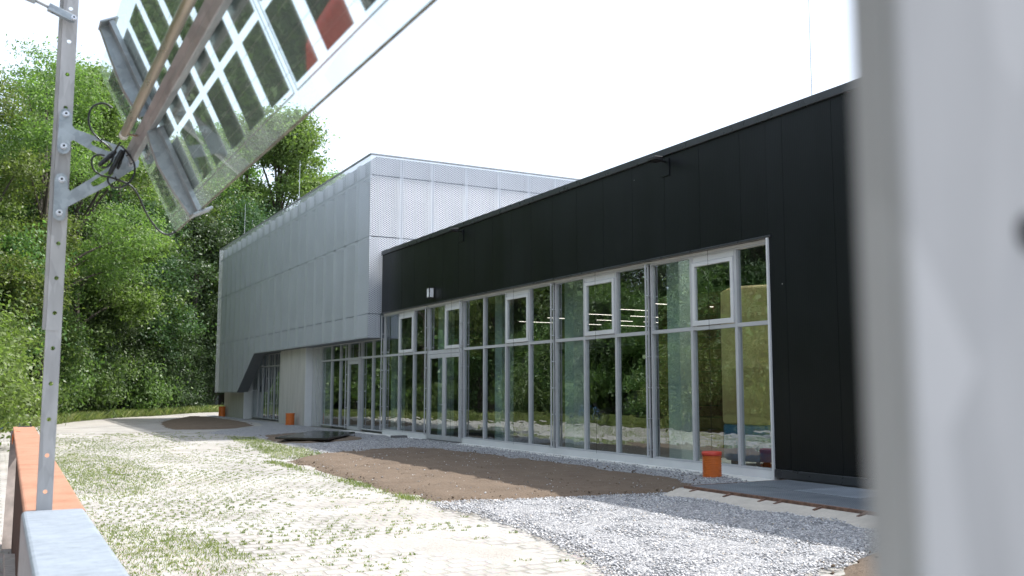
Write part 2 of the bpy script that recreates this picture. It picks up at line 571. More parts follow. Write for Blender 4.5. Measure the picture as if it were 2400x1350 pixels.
class MB:
    def __init__(s): s.v = []; s.f = []; s.sm = False
    def add(s, v, f):
        o = len(s.v)
        s.v += [tuple(p) for p in v]
        s.f += [tuple(i + o for i in q) for q in f]
        return s
    def box(s, x0, x1, y0, y1, z0, z1):
        return s.add([(x0, y0, z0), (x1, y0, z0), (x1, y1, z0), (x0, y1, z0), (x0, y0, z1), (x1, y0, z1), (x1, y1, z1), (x0, y1, z1)],
                     [(0, 3, 2, 1), (4, 5, 6, 7), (0, 1, 5, 4), (1, 2, 6, 5), (2, 3, 7, 6), (3, 0, 4, 7)])
    def hexa(s, p):
        q = [Vector(x) for x in p]
        if (q[1] - q[0]).cross(q[3] - q[0]).dot(q[4] - q[0]) < 0:
            p = [p[i] for i in (0, 3, 2, 1, 4, 7, 6, 5)]
        return s.add(p, [(0, 3, 2, 1), (4, 5, 6, 7), (0, 1, 5, 4), (1, 2, 6, 5), (2, 3, 7, 6), (3, 0, 4, 7)])
    def prism(s, pts, d):
        n = len(pts)
        d = Vector(d)
        a = [Vector(p) for p in pts]
        b = [p + d for p in a]
        nv = Vector((0, 0, 0))
        for i in range(n):
            nv += a[i].cross(a[(i + 1) % n])
        flip = nv.dot(d) > 0
        f0 = tuple(range(n)); f1 = tuple(range(n, 2 * n))
        fs = [f0[::-1] if flip else f0, f1 if flip else f1[::-1]]
        for i in range(n):
            j = (i + 1) % n
            q = (i, j, n + j, n + i)
            fs.append(q if flip else q[::-1])
        return s.add(a + b, fs)
    def tube(s, path, r, n=10, cap=True):
        P = [Vector(p) for p in path]
        rs = [float(q) for q in r] if hasattr(r, '__len__') else [float(r)] * len(P)
        rings = []
        up = None
        for i, p in enumerate(P):
            t = (P[min(i + 1, len(P) - 1)] - P[max(i - 1, 0)]).normalized()
            if up is None:
                up = Vector((0, 0, 1)) if abs(t.z) < 0.9 else Vector((1, 0, 0))
            a = t.cross(up).normalized()
            b = a.cross(t).normalized()
            up = b
            rings.append([p + rs[i] * (math.cos(2 * math.pi * k / n) * a + math.sin(2 * math.pi * k / n) * b) for k in range(n)])
        v = [q for rg in rings for q in rg]
        f = []
        for i in range(len(P) - 1):
            for k in range(n):
                k2 = (k + 1) % n
                f.append((i * n + k, i * n + k2, (i + 1) * n + k2, (i + 1) * n + k))
        if cap:
            f.append(tuple(range(n))[::-1])
            f.append(tuple((len(P) - 1) * n + k for k in range(n)))
        return s.add(v, f)
    def lathe(s, c, prof, n=28):
        v = []; f = []
        for r, z in prof:
            for k in range(n):
                a = 2 * math.pi * k / n
                v.append((c[0] + r * math.cos(a), c[1] + r * math.sin(a), c[2] + z))
        for i in range(len(prof) - 1):
            for k in range(n):
                k2 = (k + 1) % n
                f.append((i * n + k, i * n + k2, (i + 1) * n + k2, (i + 1) * n + k))
        f.append(tuple(range(n))[::-1])
        f.append(tuple((len(prof) - 1) * n + k for k in range(n)))
        return s.add(v, f)
    def build(s, name, mat, parent=None, smooth=False, bevel=0.0, seg=2):
        me = bpy.data.meshes.new(name)
        me.from_pydata(s.v, [], s.f)
        me.update()
        me.materials.append(mat)
        if smooth:
            me.polygons.foreach_set('use_smooth', [len(p.vertices) <= 4 for p in me.polygons])
        o = bpy.data.objects.new(name, me)
        C.objects.link(o)
        if parent is not None:
            o.parent = parent
            w = Vector((0, 0, 0))
            q = parent
            while q is not None:
                w += q.location
                q = q.parent
            o.location = -w if parent.type == 'EMPTY' and parent.parent is None else (0, 0, 0)
        if bevel:
            b = o.modifiers.new('bevel', 'BEVEL')
            b.width = bevel; b.segments = seg; b.limit_method = 'ANGLE'; b.angle_limit = R(40)
        return o

def smooth_path(pts, sub=6):
    P = [Vector(p) for p in pts]
    out = []
    for i in range(len(P) - 1):
        p0 = P[max(i - 1, 0)]; p1 = P[i]; p2 = P[i + 1]; p3 = P[min(i + 2, len(P) - 1)]
        for k in range(sub):
            t = k / sub
            out.append(0.5 * ((2 * p1) + (-p0 + p2) * t + (2 * p0 - 5 * p1 + 4 * p2 - p3) * t * t + (-p0 + 3 * p1 - 3 * p2 + p3) * t ** 3))
    out.append(P[-1])
    return out

# value noise for relief
_tab = rng.random((64, 64)).astype(np.float32)
def vnoise(x, y):
    xi = np.floor(x).astype(int); yi = np.floor(y).astype(int)
    fx = x - xi; fy = y - yi
    fx = fx * fx * (3 - 2 * fx); fy = fy * fy * (3 - 2 * fy)
    g = lambda a, b: _tab[a % 64, b % 64]
    return (g(xi, yi) * (1 - fx) + g(xi + 1, yi) * fx) * (1 - fy) + (g(xi, yi + 1) * (1 - fx) + g(xi + 1, yi + 1) * fx) * fy
def fbm(x, y, o=4):
    s = 0; a = 0.5; t = 0
    for i in range(o):
        s = s + a * vnoise(x * 2 ** i + 13.7 * i, y * 2 ** i + 5.1 * i); t += a; a *= 0.5
    return s / t

def sdist(X, Y, poly):
    """signed distance, positive inside"""
    P = np.array(poly, float)
    d = np.full(X.shape, 1e9); ins = np.zeros(X.shape, bool)
    n = len(P)
    for i in range(n):
        a = P[i]; b = P[(i + 1) % n]
        e = b - a
        t = np.clip(((X - a[0]) * e[0] + (Y - a[1]) * e[1]) / max(e @ e, 1e-9), 0, 1)
        d = np.minimum(d, np.hypot(X - a[0] - t * e[0], Y - a[1] - t * e[1]))
        c = ((a[1] > Y) != (b[1] > Y))
        with np.errstate(divide='ignore', invalid='ignore'):
            xi = (b[0] - a[0]) * (Y - a[1]) / (b[1] - a[1]) + a[0]
        ins ^= c & (X < xi)
    return np.where(ins, d, -d)

def ground_z(x, y):
    """gentle rise of the yard towards the building foot"""
    t = np.clip((np.asarray(x, float) - 8.2) / 3.0, 0, 1)
    return 0.085 * t * t * (3 - 2 * t)

def patch(name, poly, res, height, rough, mat, edge=0.12, lift=0.0, noise_scale=1.2, fall=0.35, inset=0.0):
    P = np.array(poly)
    x0, y0 = P.min(0) - 0.4; x1, y1 = P.max(0) + 0.4
    nx = int((x1 - x0) / res) + 2; ny = int((y1 - y0) / res) + 2
    xs = np.linspace(x0, x1, nx); ys = np.linspace(y0, y1, ny)
    X, Y = np.meshgrid(xs, ys)
    d = sdist(X, Y, poly) + (fbm(X * 1.7 + 3, Y * 1.7) - 0.5) * edge * 3 + (fbm(X * 7, Y * 7) - 0.5) * edge
    t = np.clip((d - inset) / fall, 0, 1)
    t = t * t * (3 - 2 * t)
    Z = ground_z(X, Y) + lift - 0.03 + (0.03 + 0.012 + height) * t + (fbm(X * noise_scale * 3, Y * noise_scale * 3, 5) - 0.5) * rough * t
    Z = np.where(d < 0, ground_z(X, Y) - 0.05, Z)
    V = np.stack([X.ravel(), Y.ravel(), Z.ravel()], 1)
    idx = np.arange(nx * ny).reshape(ny, nx)
    F = np.stack([idx[:-1, :-1].ravel(), idx[:-1, 1:].ravel(), idx[1:, 1:].ravel(), idx[1:, :-1].ravel()], 1)
    keep = (d.ravel()[F].max(1) > -0.15)
    F = F[keep]
    used = np.unique(F)
    mp = -np.ones(len(V), int); mp[used] = np.arange(len(used))
    me = mesh_np(name, V[used], mp[F], mat)
    me.polygons.foreach_set('use_smooth', [True] * len(me.polygons))
    o = bpy.data.objects.new(name, me)
    C.objects.link(o)
    return o

# ------------------------------------------------------------------ ground
def make_ground():
    xs = np.concatenate([np.linspace(-160, -14, 18), np.linspace(-12, 30, 90), np.linspace(33, 160, 16)])
    ys = np.concatenate([np.linspace(-90, -12, 10), np.linspace(-10, 70, 140), np.linspace(74, 320, 22)])
    X, Y = np.meshgrid(xs, ys)
    Z = ground_z(X, Y) + (fbm(X * 0.5, Y * 0.5) - 0.5) * 0.03 * np.clip((11 - X) / 2, 0, 1) * np.clip((40 - Y) / 10, 0.3, 1)
    V = np.stack([X.ravel(), Y.ravel(), Z.ravel()], 1)
    nx = len(xs); ny = len(ys)
    idx = np.arange(nx * ny).reshape(ny, nx)
    F = np.stack([idx[:-1, :-1].ravel(), idx[:-1, 1:].ravel(), idx[1:, 1:].ravel(), idx[1:, :-1].ravel()], 1)
    me = mesh_np('ground', V, F, M['ground'])
    me.polygons.foreach_set('use_smooth', [True] * len(me.polygons))
    o = bpy.data.objects.new('ground', me)
    C.objects.link(o)
    tag(o, kind='structure')
make_ground()

TREELINE = [(-30, -40), (-9.5, -12), (-7.2, 2), (-6.6, 10), (-5.2, 18), (-3.6, 26), (-2.2, 34), (-0.4, 43), (2.3, 52.5), (4.6, 58), (7, 61.5), (10.3, 65), (13.5, 68.5), (18, 72), (26, 76), (40, 78)]
def hill():
    poly = TREELINE + [(90, 80), (90, 200), (-120, 200), (-120, -40)]
    xs = np.linspace(-80, 80, 81); ys = np.linspace(-40, 170, 106)
    X, Y = np.meshgrid(xs, ys)
    d = sdist(X, Y, poly)
    Z = np.where(d > 0, 0.02 + 0.20 * np.clip(d - 4, 0, 45) + (fbm(X * 0.2, Y * 0.2) - 0.5) * 0.8 * np.clip(d / 6, 0, 1), -0.4)
    V = np.stack([X.ravel(), Y.ravel(), Z.ravel()], 1)
    nx = len(xs); ny = len(ys)
    idx = np.arange(nx * ny).reshape(ny, nx)
    F = np.stack([idx[:-1, :-1].ravel(), idx[:-1, 1:].ravel(), idx[1:, 1:].ravel(), idx[1:, :-1].ravel()], 1)
    me = mesh_np('hill', V, F, M['forest_floor'])
    me.polygons.foreach_set('use_smooth', [True] * len(me.polygons))
    o = bpy.data.objects.new('hill', me)
    C.objects.link(o)
    tag(o, kind='structure')
hill()
def hill_z(x, y):
    d = float(sdist(np.array([[x]], float), np.array([[y]], float), TREELINE + [(90, 80), (90, 200), (-120, 200), (-120, -40)])[0, 0])
    return 0.20 * min(max(d - 4, 0), 45)

SOIL1 = [(5.51, 21.25), (6.17, 22.25), (7.43, 23.27), (8.43, 23.88), (9.9, 23.8), (10.3, 21.99), (10.45, 18.27), (10.5, 15.71), (10.5, 14.04), (10.5, 12.9), (10.0, 12.07), (9.07, 11.56), (8.12, 11.87), (7.45, 12.1), (6.95, 12.24), (6.25, 12.25), (5.51, 12.3), (5.45, 12.68), (5.39, 13.7), (5.35, 14.92), (5.37, 16.3), (5.47, 18.19), (5.56, 20.02)]
SOIL2 = [(7.7, 33.2), (8.67, 33.9), (9.67, 34.1), (10.6, 33.6), (10.75, 31.7), (10.5, 28.6), (10.08, 27.8), (8.82, 27.5), (7.74, 27.3), (7.25, 28.48)]
SOIL3 = [(6.81, 49.57), (8.11, 54.2), (9.2, 57), (10.4, 57), (10.7, 54), (10.6, 49.79), (10.5, 45.5), (10.0, 41.9), (8.74, 40.2), (7.26, 39.5), (6.06, 40.1), (5.98, 42.84)]
GRAV1 = [(5.3, 12.45), (6.25, 12.35), (8.12, 12.0), (9.2, 11.8), (9.2, 10.4), (9.2, 8.0), (8.9, 7.2), (8.02, 6.74), (7.08, 6.43), (6.37, 6.12), (5.41, 5.34), (4.29, 5.94), (4.7, 7.01), (4.97, 8.07), (5.2, 9.16), (5.35, 10.81), (5.3, 11.76)]
GRAVM = [(6.6, 36.5), (7.6, 38.6), (8.4, 39.6), (9.9, 41.3), (10.4, 44.5), (10.5, 50), (10.5, 57.6), (11.4, 58), (11.4, 45), (11.4, 30), (11.4, 19.3), (11.35, 12.2), (10.31, 11.8), (9.0, 11.6), (8.6, 13.2), (8.5, 19.49), (7.9, 22.4), (7.0, 23.6), (7.3, 26.5), (7.1, 27.6), (7.6, 29), (7.6, 33), (7.1, 34.4)]
SOILR = [(8.6, 7.3), (7.08, 6.5), (6.37, 6.2), (5.30, 5.2), (6.3, 4.4), (9.6, 3.0), (11.4, 4.5), (11.4, 6.6)]
SAND = [(3.7, 11.4), (4.6, 10.6), (5.3, 9.6), (5.1, 8.2), (4.9, 7.0), (4.4, 5.6), (3.2, 6.4), (3.4, 8.4), (3.3, 10)]
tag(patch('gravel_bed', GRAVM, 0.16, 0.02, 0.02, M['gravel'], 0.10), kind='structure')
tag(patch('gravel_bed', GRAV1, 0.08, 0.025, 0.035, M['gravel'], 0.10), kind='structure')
tag(patch('soil', SOIL1, 0.05, 0.06, 0.06, M['soil'], 0.14, fall=0.5, noise_scale=1.6), kind='structure')
tag(patch('soil', SOIL2, 0.12, 0.05, 0.05, M['soil'], 0.08, fall=0.6), kind='structure')
tag(patch('soil', SOIL3, 0.16, 0.06, 0.08, M['soil'], 0.12, fall=0.7), kind='structure')
tag(patch('sand', SAND, 0.09, 0.012, 0.02, M['sand'], 0.7, fall=1.2), kind='structure')
tag(patch('sand', [(1.6, 44), (5.8, 47), (6.4, 57), (5, 57), (2.4, 50)], 0.3, 0.01, 0.02, M['sand'], 0.8, fall=1.5), kind='structure')
tag(patch('soil', SOILR, 0.07, 0.05, 0.06, M['soil'], 0.08), kind='structure')

def in_poly(n, poly):
    P = np.array(poly)
    out = np.zeros((0, 2))
    while len(out) < n:
        q = rng.random((n * 2, 2)) * (P.max(0) - P.min(0)) + P.min(0)
        q = q[sdist(q[:, 0], q[:, 1], poly) + (fbm(q[:, 0] * 3, q[:, 1] * 3) - 0.5) * 0.25 > 0]
        out = np.concatenate([out, q])
    return out[:n]

def stones(name, pts, z, smin, smax, mat):
    n = len(pts)
    base = np.array([(1, 0, 0), (0, 1, 0), (-1, 0, 0), (0, -1, 0), (0, 0, 1), (0, 0, -1)], float)
    tri = np.array([(0, 1, 4), (1, 2, 4), (2, 3, 4), (3, 0, 4), (1, 0, 5), (2, 1, 5), (3, 2, 5), (0, 3, 5)])
    s = (smin + (smax - smin) * rng.random(n) ** 2)[:, None] * (0.6 + 0.7 * rng.random((n, 3)))
    s[:, 2] *= 0.7
    a = rng.random(n) * 6.28
    V = base[None] * s[:, None, :] + (rng.random((n, 6, 3)) - 0.5) * s[:, None, :] * 0.7
    ca, sa = np.cos(a)[:, None], np.sin(a)[:, None]
    x = V[:, :, 0] * ca - V[:, :, 1] * sa; y = V[:, :, 0] * sa + V[:, :, 1] * ca
    tilt = (rng.random(n)[:, None] - 0.5) * 1.2
    zz = V[:, :, 2] + x * tilt
    W = np.stack([x + pts[:, 0:1], y + pts[:, 1:2], zz + np.asarray(z).reshape(-1, 1)], 2).reshape(-1, 3)
    F = (tri[None] + (np.arange(n) * 6)[:, None, None]).reshape(-1, 3)
    o = bpy.data.objects.new(name, mesh_np(name, W, F, mat))
    C.objects.link(o)
    return o
g1 = in_poly(28000, GRAV1)
g2 = in_poly(9000, [(7.4, 22.6), (8.6, 23.9), (10.2, 24.2), (10.5, 20), (10.6, 14), (10.4, 12.2), (9.1, 11.6), (10.9, 12.1), (11.3, 13), (11.3, 28), (9.0, 27.6), (7.2, 27.3)])
gp = np.concatenate([g1, g2])
tag(stones('gravel', gp, ground_z(gp[:, 0], gp[:, 1]) + 0.036, 0.008, 0.021, M['stones']),
    'loose grey and white gravel stones spread before the building', 'gravel', kind='stuff')
cl = np.concatenate([in_poly(2600, SOIL1), in_poly(300, SOIL2), in_poly(250, SOIL3), in_poly(400, SOILR)])
tag(stones('soil_clods', cl, ground_z(cl[:, 0], cl[:, 1]) + 0.062, 0.006, 0.024, M['soil']),
    'crumbly clods of earth lying over the soil beds', 'soil clods', kind='stuff')
s1 = np.concatenate([in_poly(700, SOIL1), in_poly(150, SOIL2)])
tag(stones('pebbles', s1, ground_z(s1[:, 0], s1[:, 1]) + 0.075, 0.006, 0.020, M['stones']),
    'small pale pebbles strewn over the brown soil beds', 'pebbles', kind='stuff')

# ------------------------------------------------------------------ black hall
FX = 11.44
hall = thing('workshop_hall', 'long flat roofed hall with black cladding above a tall glazed front', 'building', (FX, 12, 0))
YE = 30.75
js = [YE - 0.02] + [29.95, 28.9, 27.825, 26.722, 25.6, 24.5, 23.45, 22.37, 21.3, 20.25, 19.217, 18.123, 17.034, 15.945, 14.854, 13.784, 12.661]
b = MB()
for i in range(len(js)):
    y1 = js[i]; y0 = js[i + 1] if i + 1 < len(js) else 12.0
    b.box(FX, FX + 0.06, y0 + 0.003, y1 - 0.003 if i else y1, 4.24, 6.24)
jr = [12.0, 11.614, 10.525] + [10.525 - 1.09 * i for i in range(1, 22)]
for i in range(len(jr) - 1):
    b.box(FX, FX + 0.06, jr[i + 1] + 0.003, jr[i] - (0.003 if i else 0), 0.30, 6.24)
b.build('cladding', M['clad'], hall)
MB().box(FX + 0.012, FX + 0.2, 12.0, YE - 0.03, 4.25, 6.22).box(FX + 0.012, FX + 0.2, -12.4, 11.99, 0.31, 6.22).build('joint_strip', M['joint'], hall)
MB().box(FX - 0.045, FX + 0.30, -12.4, YE - 0.02, 6.243, 6.385).build('coping', M['coping'], hall, bevel=0.008)
MB().box(FX - 0.03, FX + 0.1, 11.93, YE - 0.02, 4.20, 4.237).build('drip_edge', M['coping'], hall, bevel=0.005)
MB().box(FX - 0.03, FX + 0.1, -12.4, 11.97, 0.16, 0.297).build('base_rail', M['coping'], hall, bevel=0.006)
MB().box(FX + 0.3, 30, -12.4, 12.6, 6.05, 6.2).box(FX + 0.3, 30, 16.2, YE - 0.02, 6.05, 6.2).box(FX + 0.3, 12.0, 12.6, 16.2, 6.05, 6.2).box(15.4, 15.6, 12.6, 16.2, 6.05, 6.2).box(18.6, 30, 12.6, 16.2, 6.05, 6.2).build('roof', M['roofing'], hall)  # roof openings added so daylight reaches the tank
MB().box(15.5, 18.7, 12.5, 16.3, 6.203, 6.215).build('added_roof_light', M['pv_glass'], hall)  # clear pane over the opening added to brighten the tank
MB().box(11.9, 15.45, 12.5, 16.3, 6.203, 6.215).build('added_roof_light', M['opal'], hall)  # opal pane, likewise added to light the tank from above
MB().box(29.8, 30, -12.4, YE, 0, 6.05).box(FX + 0.21, 29.8, -12.4, -12.2, 0, 6.05).box(FX + 0.1, FX + 0.2, -12.4, 11.98, 0, 0.3).build('outer_wall', M['interior_wall'], hall)
# inside
MB().box(FX + 0.21, 29.8, 11.3, 11.5, 0, 6.05).build('partition', M['white_wall'], hall)
MB().box(FX + 0.25, 29.8, 11.5, YE + 8.6, 0.02, 0.12).build('floor', M['interior_floor'], hall)
MB().box(FX + 0.32, 29.8, 11.5, 12.6, 5.3, 5.4).box(FX + 0.32, 29.8, 16.2, YE - 0.05, 5.3, 5.4).box(FX + 0.32, 12.0, 12.6, 16.2, 5.3, 5.4).box(18.6, 29.8, 12.6, 16.2, 5.3, 5.4).box(12.0, 18.6, 12.5, 12.6, 5.4, 6.05).box(12.0, 18.6, 16.2, 16.3, 5.4, 6.05).build('ceiling', M['interior_ceiling'], hall)
MB().box(24.0, 24.2, 11.5, 39.4, 0.12, 5.3).build('inner_wall', M['interior_wall'], hall)
MB().box(16.5, 16.8, 18.3, 21.8, 0.12, 4.2).build('brick_wall', M['brick'], hall)
for y in (15.6, 19.75, 23.55, 27.55, 31.7):
    MB().box(12.35, 12.75, y, y + 0.42, 0.12, 5.28).build('column', M['column'], hall, bevel=0.02)
for y in (19.4, 21.2, 23.0, 24.8, 26.6):
    for x in (14.6, 16.4, 18.2):
        MB().box(x, x + 1.35, y, y + 0.032, 3.79, 3.800).build('ceiling_lamp', M['tube_light'], hall)

# glazing
GX = FX + 0.10
SILL, TR, HEAD = 0.25, 2.762, 4.155
def window(parent, y0, y1, z0, z1, kind='fixed', gx=GX, fr=0.035):
    f = MB()
    d0, d1 = gx, gx + 0.10
    f.box(d0, d1, y0, y0 + fr, z0, z1).box(d0, d1, y1 - fr, y1, z0, z1)
    f.box(d0 + 0.003, d1, y0 + fr, y1 - fr, z0, z0 + fr).box(d0 + 0.003, d1, y0 + fr, y1 - fr, z1 - fr, z1)
    w = f.build('window', M['alu'], parent)
    p0, p1, q0, q1 = y0 + fr, y1 - fr, z0 + fr, z1 - fr
    px = gx + 0.055
    if kind == 'vent':
        q1 -= 0.10
        MB().box(gx + 0.02, gx + 0.08, p0, p1, q1, z1 - fr).build('header_panel', M['white_panel'], w)
        s = 0.085
        g = MB()
        g.box(gx - 0.02, gx + 0.05, p0 + 0.01, p0 + s, q0 + 0.012, q1 - 0.012).box(gx - 0.02, gx + 0.05, p1 - s, p1 - 0.01, q0 + 0.012, q1 - 0.012)
        g.box(gx - 0.018, gx + 0.05, p0 + s, p1 - s, q0 + 0.012, q0 + s + 0.02).box(gx - 0.018, gx + 0.05, p0 + s, p1 - s, q1 - s, q1 - 0.012)
        g.build('sash', M['white_panel'], w, bevel=0.004)
        p0 += s; p1 -= s; q0 += s + 0.02; q1 -= s
        px = gx + 0.02
    MB().box(px, px + 0.012, p0, p1, q0, q1).build('pane', M['glass'], w)
    return w
mull = [12.03, 12.964, 14.205, 15.53, 16.74, 17.99, 19.307, 20.53, 21.783, 23.063, 24.40]
vents = {12.964, 16.74, 20.53}
for i in range(len(mull) - 1):
    a, c = mull[i], mull[i + 1]
    lo = a + (0.035 if a in (15.53, 19.307) else 0)
    hi = c - (0.035 if c in (15.53, 19.307, 24.40) else 0)
    window(hall, lo, hi, SILL, TR)
    window(hall, lo, hi, TR, HEAD, 'vent' if a in vents else 'fixed')
for a, c, k in ((24.44, 25.63, 'vent'), (25.63, 26.87, 'fixed')):
    window(hall, a, c, TR, HEAD, k)
for a, c, k in ((26.94, 28.064, 'fixed'), (28.064, 29.34, 'vent'), (29.34, 30.72, 'fixed')):
    window(hall, a, c, TR, HEAD, k)
    window(hall, a, c, SILL, TR)
# double door
def door(parent, y0, y1, z0, z1, leaves, gx=GX):
    f = MB().box(gx - 0.01, gx + 0.1, y0, y0 + 0.07, z0, z1).box(gx - 0.01, gx + 0.1, y1 - 0.07, y1, z0, z1).box(gx - 0.007, gx + 0.1, y0 + 0.07, y1 - 0.07, z1 - 0.08, z1)
    d = f.build('door', M['alu'], parent)
    n = leaves
    w = (y1 - y0 - 0.14) / n
    for i in range(n):
        a = y0 + 0.07 + i * w + 0.006; c = a + w - 0.012
        s = 0.10
        MB().box(gx - 0.02, gx + 0.05, a, a + s, z0 + 0.01, z1 - 0.09).box(gx - 0.02, gx + 0.05, c - s, c, z0 + 0.01, z1 - 0.09).box(gx - 0.017, gx + 0.05, a + s, c - s, z0 + 0.01, z0 + 0.14).box(gx - 0.017, gx + 0.05, a + s, c - s, z1 - 0.21, z1 - 0.09).build('door_leaf', M['alu'], d, bevel=0.004)
        MB().box(gx + 0.01, gx + 0.022, a + s, c - s, z0 + 0.14, z1 - 0.21).build('pane', M['glass'], d)
    hy = y0 + 0.07 + w + 0.05 if n == 2 else y0 + 0.12
    MB().tube([(gx - 0.02, hy, z0 + 1.05), (gx - 0.07, hy, z0 + 1.05), (gx - 0.07, hy + 0.11, z0 + 1.05)], 0.011, 8).build('handle', M['bolt'], d)
    return d
door(hall, 24.44, 26.87, 0.12, TR, 2)
# plinth, gaps, rails
b = MB()
b.box(GX - 0.012, GX + 0.08, 12.03, 24.41, 0.03, 0.247).box(GX - 0.012, GX + 0.08, 26.9, 30.74, 0.03, 0.247)
b.build('sill_board', M['white_panel'], hall)
MB().box(GX - 0.02, GX + 0.08, 12.03, YE - 0.02, 4.157, 4.198).build('head_board', M['white_panel'], hall)
MB().box(FX - 0.035, GX + 0.08, 11.985, 12.028, 0.05, 4.197).build('corner_trim', M['white_panel'], hall)
def guide_rail(parent, y, z0, z1, gx=GX):
    r = MB().box(gx - 0.10, gx - 0.07, y - 0.012, y + 0.012, z0, z1).build('guide_rail', M['alu'], parent)
    z = z0 + 0.15
    while z < z1:
        MB().box(gx - 0.085, gx + 0.01, y - 0.022, y + 0.022, z, z + 0.025).build('bracket', M['bolt'], r)
        z += 0.62
    return r
for y in (15.53, 19.307, 24.40, 26.905, 30.74):
    MB().box(GX + 0.03, GX + 0.08, y - 0.036, y + 0.036, 0.25, 4.15).build('gap_shade', M['dark_gap'], hall)  # black strip drawn for the shade of the open gap
    guide_rail(hall, y + 0.01, 0.25, 4.15)
for y in (13.6, 17.4, 21.2, 25.0, 28.7):
    MB().tube([(GX - 0.085, y, 0.24), (GX - 0.085, y, 4.19)], 0.003, 5).build('guide_wire', M['dark_gap'], hall)

# paving strip at the foot of the glazing
tag(MB().box(10.98, GX - 0.014, 12.05, 24.3, -0.05, 0.115).box(10.98, GX - 0.014, 27.0, 34.0, -0.05, 0.112).build('insulation_strip', M['white_base'], bevel=0.01),
    'white plinth strip lying along the foot of the glazed front', 'plinth')
tag(MB().box(11.0, GX - 0.02, 24.4, 26.95, -0.05, 0.118).build('door_step', M['grey_block'], bevel=0.01),
    'grey concrete step below the double glass door', 'step')

# ------------------------------------------------------------------ mesh clad hall
GXF = 10.96
Y0, Y1 = 30.75, 56.7
ZT = 9.77
mh = thing('mesh_hall', 'tall hall wrapped in silver expanded metal mesh overhanging its ground floor', 'building', (GXF, Y0, 0))
def zlow(y):
    return float(np.interp(y, [30, 47.3, 50.9, 60], [3.375, 3.375, 1.45, 1.44]))
cols = list(np.linspace(Y0, 47.3, 14)) + list(np.linspace(47.3, 50.9, 4))[1:] + list(np.linspace(50.9, Y1, 6))[1:]
g = 0.017
b = MB()
for i in range(len(cols) - 1):
    a, c = cols[i] + (g * 0.4 if i else 0), cols[i + 1] - g * 0.4
    rows = [None, 4.20, 6.89, 9.06, ZT]
    for r in range(4):
        if r == 0:
            za, zc = zlow(a), zlow(c)
            b.prism([(GXF, a, za), (GXF, c, zc), (GXF, c, 4.20 - g), (GXF, a, 4.20 - g)], (0.004, 0, 0))
        else:
            b.prism([(GXF, a, rows[r] + g), (GXF, c, rows[r] + g), (GXF, c, rows[r + 1] - (g if r < 3 else 0)), (GXF, a, rows[r + 1] - (g if r < 3 else 0))], (0.004, 0, 0))
# keep single faces only (an open sheet)
def front_only(b, axis, val):
    fs = []
    for q in b.f:
        if all(abs(b.v[i][axis] - val) < 1e-4 for i in q): fs.append(q)
    b.f = fs
    return b
front_only(b, 0, GXF).build('mesh_cladding', M['mesh_side'], mh)
b = MB()
xc = [GXF, 12.14, 13.33, 14.68, 16.03, 17.3, 18.5, 19.7, 20.9, 22.1]
for i in range(len(xc) - 1):
    a, c = xc[i] + (g if i else 0), xc[i + 1] - g
    zr = [3.375, 4.20, 6.89, 9.06, ZT]
    for r in range(4):
        lo, hi = zr[r] + (g if r else 0), zr[r + 1] - (g if r < 3 else 0)
        if i == 0:
            c2 = FX - 0.05 if hi < 6.3 else c
            b.prism([(a, Y0, lo), (a, Y0, hi), (c2, Y0, hi), (c2, Y0, lo)], (0, 0.004, 0))
        elif hi > 6.3:
            b.prism([(a, Y0, max(lo, 5.6)), (a, Y0, hi), (c, Y0, hi), (c, Y0, max(lo, 5.6))], (0, 0.004, 0))
front_only(b, 1, Y0).build('mesh_cladding', M['mesh_end'], mh)
b = MB()
b.prism([(GXF, Y1, 1.44), (GXF, Y1, ZT), (22.1, Y1, ZT), (22.1, Y1, 1.44)], (0, -0.004, 0))
front_only(b, 1, Y1).build('mesh_cladding', M['mesh_end'], mh)
MB().box(GXF - 0.02, GXF + 0.05, Y0 - 0.02, Y1, ZT + 0.002, ZT + 0.05).box(GXF + 0.05, 22.1, Y0 - 0.02, Y0 + 0.05, ZT + 0.002, ZT + 0.05).build('coping', M['beam_metal'], mh)
MB().box(11.40, 22, 31.05, 56.4, 3.40, 9.04).build('inner_shell', M['sub_wall'], mh)
MB().box(11.25, 22, 30.95, 56.4, 9.045, 9.768).build('parapet', M['parapet'], mh)
b = MB()
for c in cols[1:-1]:
    b.box(GXF + 0.03, 11.39, c - 0.02, c + 0.30, max(zlow(c + 0.3), zlow(c)) + 0.03, 9.04)
    b.box(GXF + 0.05, GXF + 0.25, c - 0.02, c + 0.30, 9.11, ZT - 0.12)
for x in xc[1:-1]:
    b.box(x - 0.06, x + 0.06, Y0 + 0.03, 31.04, 6.4, ZT - 0.05)
b.build('mesh_rail', M['sub_rail'], mh)
MB().box(GXF + 0.03, GXF + 0.09, Y0 + 0.1, Y1 - 0.1, 9.02, 9.10).box(GXF + 0.03, GXF + 0.09, Y0 + 0.1, Y1 - 0.1, 6.84, 6.92).build('cross_rail', M['sub_rail'], mh)
